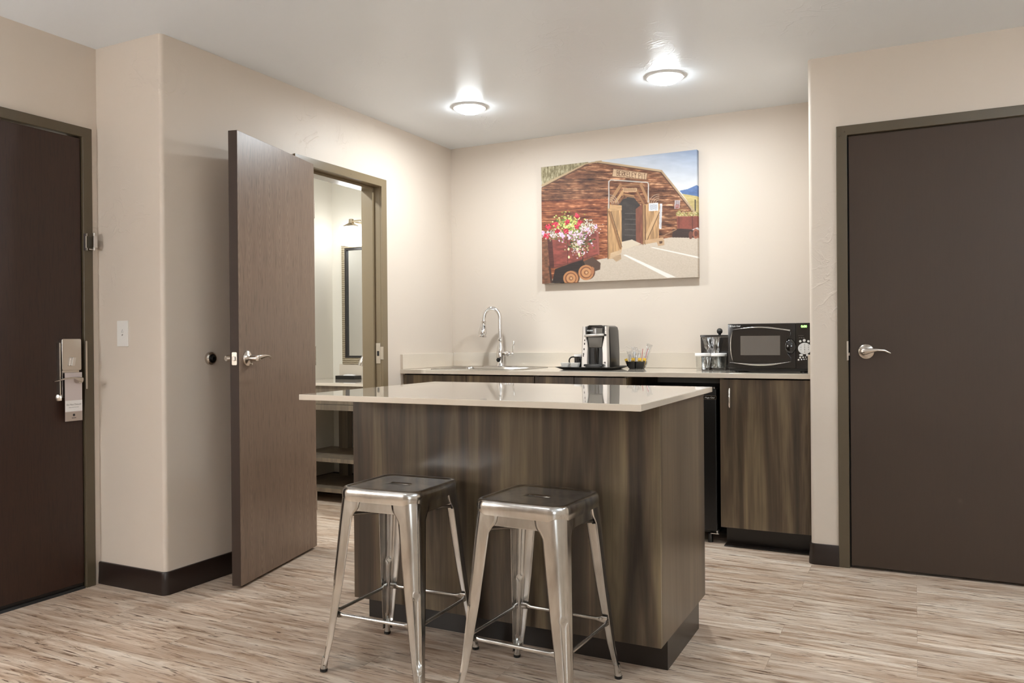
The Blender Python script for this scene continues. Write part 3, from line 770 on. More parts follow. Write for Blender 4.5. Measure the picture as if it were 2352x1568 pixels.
bm = bmesh.new(); loft(bm, [[(x, y, z) for x, y in rrect(.002, -.008, w_, .026, .012, 5)] for w_, z in ((.050, 0), (.050, .013), (.061, .015), (.061, .024), (.056, .027))]); obj('drip_tray', bm, 'black', cm, smooth=40)
for x, z, s in ((-.062, .168, .005), (-.063, .147, .006), (-.066, .115, .006), (-.069, .086, .006), (-.070, .075, .005)):
    bm = bmesh.new(); prism(bm, rrect(x, z, s * .6, s, .002), ly(z) - .0006, ly(z) + .001, 'y'); obj('brewing_icon', bm, 'dark', cm)
bm = bmesh.new()
for x, z, s in ((.069, .226, .002), (.069, .213, .0018)): prism(bm, rrect(x, z, s, s, s * .9), ly(z) - .0006, ly(z) + .001, 'y')
lathe(bm, [(.0045, 0), (.0075, 0), (.0075, .0015), (.0045, .0015)], 24, Matrix.Translation((.067, ly(.2) , .198)) @ Matrix.Rotation(PI/2, 4, 'X'))
obj('button_marks', bm, 'dark', cm)
bm = bmesh.new(); prism(bm, rrect(.065, .036, .006, .005, .002), -.0004, .001, 'y'); box(bm, .058, .072, -.0004, .001, .026, .0275); obj('small_logo', bm, 'grey', cm)

# white cups with dark hoop handles, dark mug
def hoop_cup(x, y, label):
    t = thing('cup', label, 'cup', (x, y, TZ), rz=.05)
    bm = bmesh.new(); loft(bm, [rr3(.018, .016, .005, 0), rr3(.0265, .023, .006, .034), rr3(.0245, .021, .006, .034), rr3(.017, .015, .005, .003)]); obj('cup_body', bm, 'white', t, smooth=35)
    return t
hoop_cup(-1.878, 4.448, 'small square white cup at the left end of the black tray')
hoop_cup(-1.815, 4.447, 'small square white cup next to the coffee maker on the black tray')
def mug(x, y, label, rot, cap):
    t = thing('mug', label, 'mug', (x, y, TZ), rz=rot)
    bm = bmesh.new(); lathe(bm, [(.030, 0), (.034, .003), (.036, .02), (.036, .078), (.0335, .078), (.033, .006), (.001, .005)], 36); obj('mug_body', bm, 'blackgloss', t, smooth=40)
    bm = bmesh.new(); tube(bm, bez((-.033, 0, .066), (-.078, 0, .078), (-.080, 0, .008), (-.034, 0, .018), 16), (.0045), 12); obj('handle', bm, 'blackgloss', t, smooth=60)
    if cap:
        bm = bmesh.new(); lathe(bm, [(.0375, .070), (.0375, .082), (.001, .083)], 36, cap0=False); obj('paper_cover', bm, 'paper', t, smooth=40)
mug(-1.822, 4.545, 'black mug under a white paper cover beside the coffee maker', .25, True)

# condiment caddy
CX, CY = -1.508, 4.68
cc = thing('condiment_caddy', 'black two compartment caddy holding sugar packets and wrapped cutlery', 'caddy', (CX, CY, ZT))
bm = bmesh.new()
for s in (-1, 1):
    def rg(w, h, z, o): return [(x, y, z) for x, y in rrect(s * o, 0, w, h, .008, 5)]
    loft(bm, [rg(.018, .026, 0, .022), rg(.026, .034, .018, .0275), rg(.0285, .037, .044, .0295), rg(.0265, .035, .044, .0295), rg(.022, .030, .015, .0265), rg(.015, .022, .004, .022)])
obj('tray_body', bm, 'black', cc, smooth=40)
def packet(x, y, z, rx, rz, label, w=.022, h=.05):
    bm = bmesh.new(); n = 5
    box(bm, -w/2, w/2, -.0022, .0022, 0, h); o = obj('sugar_packet', bm, 'yellow', None, .0015)
    o.location = (x, y, z); o.rotation_euler = (0, rx, rz)
    b2 = bmesh.new()
    for i in range(3): prism(b2, rrect(-w * .28 + i * w * .28, h * .62, .0022, .0028 + .001 * (i % 2), .0008), -.0026, -.0022, 'y')
    obj('printed_mark', b2, 'dark', o)
    tag(o, label, 'sugar packet', 'yellow sugar packets in the caddy')
packet(CX - .047, CY - .015, ZT + .018, -.38, .1, 'yellow sugar packet leaning left in the left compartment of the caddy', .018, .046)
packet(CX - .019, CY - .018, ZT + .016, .05, 0, 'yellow sugar packet upright at the middle of the black caddy', .022)
packet(CX + .022, CY - .018, ZT + .016, .08, -.05, 'yellow sugar packet in the right compartment, nearer the middle', .024)
packet(CX + .043, CY - .012, ZT + .016, .22, .1, 'yellow sugar packet leaning right at the right end of the caddy', .020)
def crumple(name, w, h, seed, mt, amp=.008, nx=9, nz=14):
    rnd = random.Random(seed); bm = bmesh.new(); g = []
    for j in range(nz + 1):
        row = []
        for i in range(nx + 1):
            t = j / nz
            x = (i / nx - .5) * w * (1 - .25 * math.sin(PI * t)) + rnd.uniform(-1, 1) * amp * .4
            row.append(bm.verts.new((x, rnd.uniform(-1, 1) * amp + .006 * math.cos(i * 1.3), h * t + rnd.uniform(-1, 1) * amp * .4)))
        g.append(row)
    for j in range(nz):
        for i in range(nx): bm.faces.new((g[j][i], g[j][i+1], g[j+1][i+1], g[j+1][i]))
    o = obj(name, bm, mt, None, smooth=55)
    sb = o.modifiers.new('soften', 'SUBSURF'); sb.levels = 1; sb.render_levels = 1
    return o
for k, (dx, dz, w, h, tl, lb) in enumerate((
    (-.040, .03, .034, .090, -.12, 'crinkled clear wrapper pack at the left end of the caddy'),
    (-.018, .03, .040, .112, .02, 'tall crinkled clear wrapper pack in the left compartment behind yellow packets'),
    (.010, .03, .032, .100, .04, 'crinkled clear wrapper pack in the right compartment near the middle'),
    (.040, .03, .040, .135, .30, 'tallest crinkled clear wrapper pack leaning right out of the caddy'))):
    o = crumple('wrapper_pack', w, h, 20 + k, 'film'); o.location = (CX + dx, CY + .004, ZT + dz - .012); o.rotation_euler = (0, tl, .1 * k)
    tag(o, lb, 'wrapped cutlery', 'clear wrapper packs in the caddy')
    o2 = crumple('napkin', w * .5, h * .72, 40 + k, 'paper', .004, 4, 8); o2.parent = o; o2.location = (0, .004, .004)
for k, (dx, tl, h, lb) in enumerate(((.038, .30, .115, 'red stir stick leaning furthest right in the caddy'), (.026, .12, .11, 'red stir stick standing behind the right yellow packets'))):
    bm = bmesh.new(); cyl(bm, (0, 0, 0), (0, 0, h), .0016, n=8); o = obj('stir_stick', bm, 'red'); o.location = (CX + dx, CY - .002, ZT + .012); o.rotation_euler = (0, tl, 0)
    tag(o, lb, 'stir stick', 'red stir sticks in the caddy')

# drinking glasses with paper covers
def tumbler(x, y, label):
    t = thing('drinking_glass', label, 'glass', (x, y, ZT), group='covered glasses beside the microwave')
    bm = bmesh.new(); n = 48; prof = [(.034, 0), (.036, .003), (.0375, .02), (.041, .092), (.0385, .092), (.0355, .018), (.030, .012), (.001, .011)]
    rings = []
    for i, (r_, z) in enumerate(prof):
        k = .0012 if 2 <= i <= 3 else 0
        rings.append([((r_ + k * (math.cos(j * PI / 2))) * math.cos(2*PI*j/n) if r_ > .01 else r_ * math.cos(2*PI*j/n), (r_ + k * math.cos(j * PI / 2)) * math.sin(2*PI*j/n) if r_ > .01 else r_ * math.sin(2*PI*j/n), z) for j in range(n)])
    loft(bm, rings); obj('glass_body', bm, 'glass', t, smooth=50)
    bm = bmesh.new(); rings = []
    for r_, z in ((.0435, .0795), (.044, .0805), (.0435, .094), (.041, .0965), (.001, .097)):
        rings.append([((r_ + (.0006 if r_ > .04 else 0) * math.cos(j * PI)) * math.cos(2*PI*j/72), (r_ + (.0006 if r_ > .04 else 0) * math.cos(j * PI)) * math.sin(2*PI*j/72), z) for j in range(72)])
    loft(bm, rings, False, True); obj('paper_cover', bm, 'paper', t, smooth=50)
tumbler(-1.085, 4.585, 'ribbed drinking glass with white paper cover further from the microwave')
tumbler(-.992, 4.580, 'ribbed drinking glass with white paper cover touching the microwave side')

# ice bucket
ib = thing('ice_bucket', 'square black ice bucket with round knob lid and clear liner', 'ice bucket', (-1.022, 4.742, ZT))
bm = bmesh.new(); loft(bm, [rr3(.090, .075, .006, 0), rr3(.095, .078, .006, .188)]); obj('bucket_body', bm, 'blackgloss', ib)
bm = bmesh.new(); loft(bm, [rr3(.097, .080, .006, .189), rr3(.097, .080, .006, .200)]); ld = obj('lid', bm, 'blackgloss', ib, .002)
bm = bmesh.new(); lathe(bm, [(.008, .199), (.008, .206)] + [(.0175 * math.sin(a), .2225 - .0175 * math.cos(a)) for a in [PI * (.18 + .82 * i / 12) for i in range(13)]], 28); obj('knob', bm, 'blackgloss', ld, smooth=60)
lb_ = crumple('liner_bag', .125, .175, 77, 'film', .006, 9, 9); lb_.parent = ib; lb_.location = (-.022, -.088, .012)

# microwave
MX0, MX1, MZ0, MZ1, MY = -.893, -.480, .9345, 1.1705, 4.35
mw = thing('microwave', 'black countertop microwave with chrome arcs and green clock beside the wall', 'microwave', (MX0, MY, ZT))
def L(cxp, cyp, y=MY - .004):
    p = at(1640 + cxp / 10.226, 720 + cyp / 10.226, 'y', y); return (p.x - MX0, y - MY, p.z - ZT)
wm = MX1 - MX0; z0, z1 = MZ0 - ZT, MZ1 - ZT
obj('body', B(.001, wm - .001, .03, .33, z0, z1 - .001), 'black', mw, .005)
xd = .342
def bulge(x): return -.010 * (1 - (2 * x / xd - 1) ** 2)
bm = bmesh.new(); nx = 20; rings = []
for i in range(nx + 1):
    x = xd * i / nx; y = bulge(x); rings.append([(x, .03, z0), (x, y + .003, z0), (x, y, z0 + .003), (x, y, z1 - .003), (x, y + .003, z1), (x, .03, z1)])
loft(bm, rings); dr = obj('door', bm, 'blackgloss', mw, smooth=30)
bm = bmesh.new()
top_pts = [L(*p) for p in ((455, 395), (700, 378), (1000, 372), (1300, 380), (1560, 402), (1800, 432), (1800, 500), (1730, 585), (1690, 700), (1700, 830), (1740, 950), (1812, 1040), (1812, 1110), (1500, 1140), (1200, 1150), (900, 1152), (660, 1145), (460, 1130), (425, 1000), (405, 760), (420, 560))]
top_pts = [(p[0], p[2]) for p in top_pts]
prism(bm, top_pts, -.0135, -.004, 'y'); obj('door_glass', bm, 'glassdk', dr)
a0, a1 = L(628, 525), L(1560, 975)
obj('door_screen', B(a0[0], a1[0], -.0145, -.0136, a0[2], a1[2]), 'screen', dr)
def arc_strip(name, P, r, mt, y=-.014):
    bm = bmesh.new(); pts = [Vector((L(*p)[0], y, L(*p)[2])) for p in P]
    # smooth the polyline
    out = []
    for i in range(len(pts) - 1):
        a = pts[max(i-1, 0)]; b = pts[i]; c = pts[i+1]; d = pts[min(i+2, len(pts)-1)]
        for k in range(6):
            t = k / 6; out.append(.5 * ((2*b) + (c-a)*t + (2*a-5*b+4*c-d)*t*t + (3*b-a-3*c+d)*t**3))
    out.append(pts[-1]); n = len(out)
    rad = [(max(.15, math.sin(PI * min(.5 if not r[1] else 1, (i + .3) / n) )) * r[0], .003) for i in range(n)]
    tube(bm, out, rad, 12); return obj(name, bm, mt, dr, smooth=60)
arc_strip('chrome_arc', [(390, 383), (700, 345), (1000, 322), (1250, 325), (1500, 352), (1795, 392)], (.0036, 0), 'chrome')
arc_strip('chrome_arc', [(385, 1142), (650, 1172), (950, 1198), (1250, 1198), (1500, 1175), (1808, 1128)], (.0052, 1), 'chrome')
arc_strip('chrome_arc', [(450, 400), (412, 560), (398, 740), (412, 950), (458, 1132)], (.0028, 1), 'satin')
bm = bmesh.new(); c0 = L(1800, 770); lathe(bm, [(.040, 0), (.038, .006), (.030, .012), (.018, .016), (.001, .017)], 40, Matrix.Translation((c0[0] - .003, -.004, c0[2])) @ Matrix.Rotation(PI/2, 4, 'X') @ Matrix.Scale(.72, 4, (1, 0, 0)))
obj('push_handle', bm, 'blackgloss', dr, smooth=60)
bm = bmesh.new(); box(bm, xd + .0015, wm, .001, .03, z0, z1); cp = obj('control_panel', bm, 'blackgloss', mw, .002)
q0 = L(1955, 262, MY); q1 = L(2235, 350, MY); obj('display_window', B(q0[0], wm - .002, -.0012, .0008, q1[2], q0[2]), 'glassdk', cp)
q = L(2045, 303, MY); text('clock_digits', '0:00', .0165, 'led', cp, (q[0], -.0018, q[2]), bold=.0003)
q = L(1980, 520, MY); 
bm = bmesh.new()
for k in range(4): box(bm, q[0] + k * .0065, q[0] + k * .0065 + .005, -.0006, .0006, q[2], q[2] + .0012)
for k in range(3): box(bm, q[0] + .003 + k * .010, q[0] + .009 + k * .010, -.0006, .0006, q[2] - .012, q[2] - .0095)
obj('panel_print', bm, 'grey', cp)
bm = bmesh.new()
for px, py, r_ in ((2025, 650, 28), (2120, 630, 34), (2215, 650, 28), (2022, 1032, 24), (2092, 1026, 18), (2150, 1022, 13), (1985, 1085, 22), (2055, 1078, 18), (2113, 1072, 14), (2163, 1067, 12), (2045, 972, 46), (2190, 972, 30)):
    c = L(px, py, MY); rr_ = r_ * .000215; bm = bmesh.new()
    lathe(bm, [(rr_, 0), (rr_ * .9, .0012), (.0001, .0014)], 20, Matrix.Translation((c[0], .001, c[2])) @ Matrix.Rotation(PI/2, 4, 'X') @ (Matrix.Scale(.6, 4, (0, 1, 0)) if r_ > 40 else Matrix.Identity(4))); obj('round_button', bm, 'trimwhite', cp)
c = L(2128, 818, MY); bm = bmesh.new(); lathe(bm, [(.0325, 0), (.0315, .0012), (.0001, .0014)], 40, Matrix.Translation((c[0], .001, c[2])) @ Matrix.Rotation(PI/2, 4, 'X') @ Matrix.Scale(.9, 4, (0, 1, 0))); kp = obj('number_pad', bm, 'trimwhite', cp)
nums = ['1', '2', '3', '4', '5', '6', '7', '8', '9', '0']
for i, s_ in enumerate(nums):
    col_, row = (i % 3, i // 3) if i < 9 else (1, 3)
    text('digit', s_, .0085, 'dark', kp, (c[0] + (col_ - 1) * .0185, -.0006, c[2] + .0185 - row * .0125), align='CENTER', ext=.0001)
q = L(370, 298); text('brand_lettering', 'Magic Chef', .0105, 'trimwhite', dr, (q[0] + .008, -.0069, q[2]), bold=.0002)
bm = bmesh.new(); prism(bm, [(q[0], q[2] - .004), (q[0] + .006, q[2] - .004), (q[0] + .005, q[2] + .003), (q[0] + .007, q[2] + .0055), (q[0], q[2] + .0055)], bulge(.02) - .001, bulge(.02) + .002, 'y'); obj('brand_hat', bm, 'trimwhite', dr)
for x in (.04, wm - .04):
    for y in (.05, .29):
        bm = bmesh.new(); cyl(bm, (x, y, 0), (x, y, z0), .014, .016); obj('foot', bm, 'black', mw)
obj('base_plate', B(.004, wm - .004, .02, .32, z0 - .015, z0), 'black', mw)

# ------------------------------------------------------------------ island
IX0, IX1, IY0, IY1 = -1.977, -.705, 2.224, 3.134
BX0, BX1, BY0, BY1 = -1.954, -.733, 2.504, 3.107
il = thing('island_cabinet', 'dark wood kitchen island base standing behind the two metal stools', 'kitchen island', ((BX0 + BX1) / 2, (BY0 + BY1) / 2, 0))
bw, bd = (BX1 - BX0) / 2, (BY1 - BY0) / 2
obj('front_panel', B(-bw, bw, -bd, -bd + .019, .102, .8855), 'lam', il, .001)
obj('side_panel', B(bw - .019, bw, -bd + .0195, bd, .102, .8855), 'lam_side', il, .001)
obj('side_panel', B(-bw, -bw + .019, -bd + .0195, bd, .102, .8855), 'lam', il, .001)
obj('carcass', B(-bw + .0195, bw - .0195, -bd + .0195, bd - .02, .102, .8855), 'lam', il)
for s in (-1, 1):
    a, b = (0.002, bw - .021) if s > 0 else (-bw + .021, -.002)
    o = obj('door', B(a, b, bd - .019, bd, .106, .880), 'lam', il, .001)
    bm = bmesh.new(); x = s * .05; tube(bm, [(x, bd, .73), (x, bd + .02, .733), (x, bd + .026, .745), (x, bd + .026, .82), (x, bd + .02, .832), (x, bd, .835)], .005, 10, up=(1, 0, 0)); obj('handle', bm, 'chrome', o, smooth=60)
obj('toe_kick', B(-bw + .004, bw - .004, -bd + .088, bd - .088, 0, .102), 'kick', il)
it = thing('island_countertop', 'cream quartz island top with seating overhang above the metal stools', 'countertop', ((IX0 + IX1) / 2, (IY0 + IY1) / 2, .887))
obj('slab', B(-(IX1 - IX0) / 2, (IX1 - IX0) / 2, -(IY1 - IY0) / 2, (IY1 - IY0) / 2, 0, .0205), 'quartz', it, .002, seg=3)

# ------------------------------------------------------------------ stools
def rsq(h, r, z, n=8): return [(x, y, z) for x, y in rrect(0, 0, h, h, r, n)]
def interp(z, tab):
    if z >= tab[0][0]: return tab[0][1]
    for (za, a), (zb, b) in zip(tab, tab[1:]):
        if z >= zb: return b + (a - b) * (z - zb) / (za - zb)
    return tab[-1][1]
HT = [(.59, .1500), (.30, .1690), (.11, .1835), (.05, .191), (.0, .199)]
WT = [(.59, .092), (.545, .086), (.532, .074), (.515, .064), (.30, .050), (.12, .034), (.03, .025)]
RT = [(.59, .040), (.50, .034), (.30, .026), (.0, .015)]
def make_stool(label, loc, rz):
    t = thing('bar_stool', label, 'stool', loc, rz, 'gunmetal bar stools at the island')
    bm = bmesh.new()
    rings = [rsq(.1485, .044, .600), rsq(.1495, .044, .566), rsq(.1525, .046, .566), rsq(.1545, .047, .578), rsq(.1545, .047, .592), rsq(.1525, .046, .602), rsq(.1485, .044, .6085), rsq(.1430, .040, .6105), rsq(.1380, .037, .6095), rsq(.1340, .034, .6068), rsq(.1310, .032, .6062)]
    base = rings[-1]; n = len(base)
    slot = []
    for (x, y, z) in base:
        a = math.atan2(y, x); cx_, cy_ = math.cos(a), math.sin(a)
        sx = .046 * math.copysign(abs(cx_) ** .45, cx_); sy = .0125 * math.copysign(abs(cy_) ** .8, cy_)
        slot.append((sx, sy, .6062))
    for k in (.3, .6, .85): rings.append([tuple(Vector(a) * (1 - k) + Vector(b) * k) for a, b in zip(base, slot)])
    rings += [slot, [(x * .96, y * .8, .6045) for x, y, z in slot], [(x * .95, y * .75, .598) for x, y, z in slot]]
    loft(bm, rings, False, False)
    obj('seat', bm, 'stool', t, smooth=40)
    bm = bmesh.new(); zs = [.586, .565, .548, .538, .536]
    loft(bm, [rsq(interp(z, HT) - .0022, interp(z, RT), z) for z in zs], False, False); obj('apron', bm, 'stool', t, solid=.0015, smooth=40)
    for sx, sy in ((-1, -1), (1, -1), (1, 1), (-1, 1)):
        bm = bmesh.new(); rings = []; nz = 64
        for i in range(nz + 1):
            z = .585 - (.585 - .022) * i / nz
            h = interp(z, HT); w_ = interp(z, WT); r_ = interp(z, RT)
            g = 0
            if .065 < z < .295: g = min(1, min(z - .065, .295 - z) / .018)
            g = g * g * (3 - 2 * g)
            pts = []
            for d in (w_, w_ * .75 + r_ * .25, w_ * .5 + r_ * .5, w_ * .25 + r_ * .75): pts.append((h - d, h))
            na = 16
            for j in range(na + 1):
                a = PI/2 - PI/2 * j / na
                e = (j / na - .5) * 2; dent = g * .0075 * (max(0, 1 - (e / .62) ** 2) ** .6 if abs(e) < .62 else 0)
                ridge = g * .0012 * math.exp(-((abs(e) - .72) / .12) ** 2)
                rr_ = r_ - dent + ridge
                pts.append((h - r_ + rr_ * math.cos(a), h - r_ + rr_ * math.sin(a)))
            for d in (w_ * .25 + r_ * .75, w_ * .5 + r_ * .5, w_ * .75 + r_ * .25, w_): pts.append((h, h - d))
            rings.append([(sx * x, sy * y, z) for x, y in pts])
        loft(bm, rings, False, False, closed=False)
        lg = obj('leg', bm, 'stool', t, solid=.0016, smooth=50)
        bm = bmesh.new(); c = interp(.02, HT) - .010
        cyl(bm, (sx * (c + .001), sy * (c + .001), .008), (sx * (c - .003), sy * (c - .003), .048), .0115, .0105, 20); ft = obj('foot', bm, 'stool', lg, smooth=50)
        bm = bmesh.new(); lathe(bm, [(.010, 0), (.0125, .002), (.0125, .010), (.011, .011)], 20, Matrix.Translation((sx * (c + .001), sy * (c + .001), 0))); obj('rubber_tip', bm, 'black', lg)
    h = interp(.19, HT) - .010; x0 = h - .018
    for k in range(4):
        R = Matrix.Rotation(PI/2 * k, 4, 'Z')
        pts = [(-x0 - .008, -h, .19), (-x0 + .012, -h, .19), (-x0 + .014, -h, .19), (-x0 + .030, -h, .19), (0, -h, .19), (x0 - .030, -h, .19), (x0 - .014, -h, .19), (x0 - .012, -h, .19), (x0 + .008, -h, .19)]
        rad = [(.0105, .0025), (.0105, .0025), (.010, .004), (.0058, .0058), (.0058, .0058), (.0058, .0058), (.010, .004), (.0105, .0025), (.0105, .0025)]
        bm = bmesh.new(); tube(bm, [tuple(R @ Vector(p)) for p in pts], rad, 14); obj('foot_rail', bm, 'stool', t, smooth=50)
    hh = interp(.515, HT) - .016
    for k, s in enumerate((1, -1)):
        bm = bmesh.new(); z = .515 + .007 * k; cyl(bm, (-hh, -hh * s, z), (hh, hh * s, z), .0058); rd = obj('cross_brace', bm, 'seat', t)
        for e in (-1, 1):
            bm = bmesh.new(); p = Vector((e * hh, e * hh * s, z)); d = p.normalized(); d.z = 0
            cyl(bm, tuple(p - d * .050), tuple(p + d * .002), .0095, n=14); obj('brace_sleeve', bm, 'black', rd)
    return t
make_stool('gunmetal metal bar stool on the left, nearer the open bathroom door', (-1.582, 2.285, 0), math.radians(1.5))
make_stool('gunmetal metal bar stool on the right, nearer the island corner', (-1.058, 2.283, 0), math.radians(-2.5))

# ------------------------------------------------------------------ bathroom things
VZ, VY = .8135, 4.285
vn = thing('vanity_table', 'bathroom vanity with cream top and open dark wood shelves', 'vanity', (BX, VY, 0))
vw = XS - T - BX - .03
VD = YB - .005 - VY
obj('vanity_top', B(.002, vw, 0, VD, VZ - .02, VZ), 'quartz', vn, .002)
vs_ = tag(obj('backsplash', B(0, vw - .075, 0, .018, 0, .108), 'quartz', None, .001), 'low quartz backsplash under the bathroom mirror', 'backsplash'); vs_.location = (BX + .075, VY + VD - .0185, VZ + .0005)
obj('apron', B(.012, vw - .004, .015, .033, .668, VZ - .021), 'lam_bath', vn, .001)
obj('rail', B(.012, vw - .004, .010, .033, .628, .666), 'lam_bath', vn, .001)
obj('shelf', B(.014, vw - .004, .01, VD - .04, .275, .302), 'lam_bath', vn, .001)
obj('shelf', B(.014, vw - .004, .01, VD - .04, .070, .098), 'lam_bath', vn, .001)
for x, y in ((.122, VD - .09), (vw - .10, VD - .09), (vw - .10, .035)):
    obj('leg', B(x, x + .082, y, y + .05, 0, .63), 'lam_bath', vn, .001)
mr = thing('wall_mirror', 'tall bathroom mirror in a ribbed champagne frame', 'mirror', (-3.862, YB - .004, .922))
mh = 1.83 - .922
bm = bmesh.new(); o_ = [(0, 0), (.66, 0), (.66, mh), (0, mh)]; i_ = [(.026, .048), (.634, .048), (.634, mh - .036), (.026, mh - .036)]
for k in range(4): prism(bm, [o_[k], o_[(k+1) % 4], i_[(k+1) % 4], i_[k]], -.026, -.001, 'y')
obj('mirror_frame', bm, 'mframe', mr, .003)
obj('frame_lip', frame_bm(.026, .634, .048, mh - .036, -.022, -.003, .016), 'dark', mr)
obj('mirror_glass', B(.040, .620, -.008, -.003, .060, mh - .050), 'mirror', mr)
sc = thing('wall_sconce', 'lit white square glass sconce above the bathroom mirror', 'wall light', (-3.695, 4.735, 1.80))
bm = bmesh.new(); loft(bm, [rr3(.068, .068, .022, 0), rr3(.071, .071, .022, .01), rr3(.071, .071, .022, .120), rr3(.066, .066, .02, .132), rr3(.04, .04, .016, .134)]); obj('glass_shade', bm, 'shade', sc, smooth=40)
bm = bmesh.new(); loft(bm, [rr3(.050, .050, .004, .134), rr3(.016, .016, .004, .162), rr3(.013, .013, .003, .190), rr3(.012, .012, .003, .192)]); obj('fitter', bm, 'brass', sc, smooth=20)
bm = bmesh.new(); box(bm, -.009, .009, .01, .115, .168, .182); box(bm, 0, .085, -.008, .006, .170, .181); box(bm, .05, .30, .100, .115, .13, .23); obj('arm', bm, 'brass', sc, .002)
tb = thing('tissue_box', 'flat dark tissue box with white tissue on the bathroom vanity', 'tissue box', (-3.775, 4.785, VZ))
obj('box_cover', B(-.088, .088, -.042, .042, 0, .026), 'black', tb, .002)
bm = bmesh.new(); loft(bm, [[(x, y, z) for x, y in rrect(.012, 0, w_, h_, h_ * .9, 6)] for w_, h_, z in ((.052, .022, .0265), (.048, .016, .032), (.02, .006, .036))]); obj('tissue', bm, 'paper', tb, smooth=60)
bf = thing('bathroom_faucet', 'chrome arched faucet on the vanity seen at the doorway edge', 'faucet', (-3.445, 4.69, VZ))
bm = bmesh.new(); lathe(bm, [(.026, 0), (.026, .006), (.02, .012), (.016, .05), (.015, .06)], 28)
tube(bm, bez((0, 0, .05), (0, .01, .215), (-.07, -.06, .215), (-.088, -.075, .105), 18), [(.019, .019)] * 18 + [(.017, .017)], 18); obj('spout', bm, 'chrome', bf, smooth=60)
bm = bmesh.new(); cyl(bm, (.09, 0, 0), (.09, 0, .04), .02, .015); tube(bm, [(.09, 0, .045), (.12, -.01, .055), (.15, -.015, .06)], [(.008, .008), (.006, .006), (.004, .006)], 12); obj('handle', bm, 'chrome', bf, smooth=50)

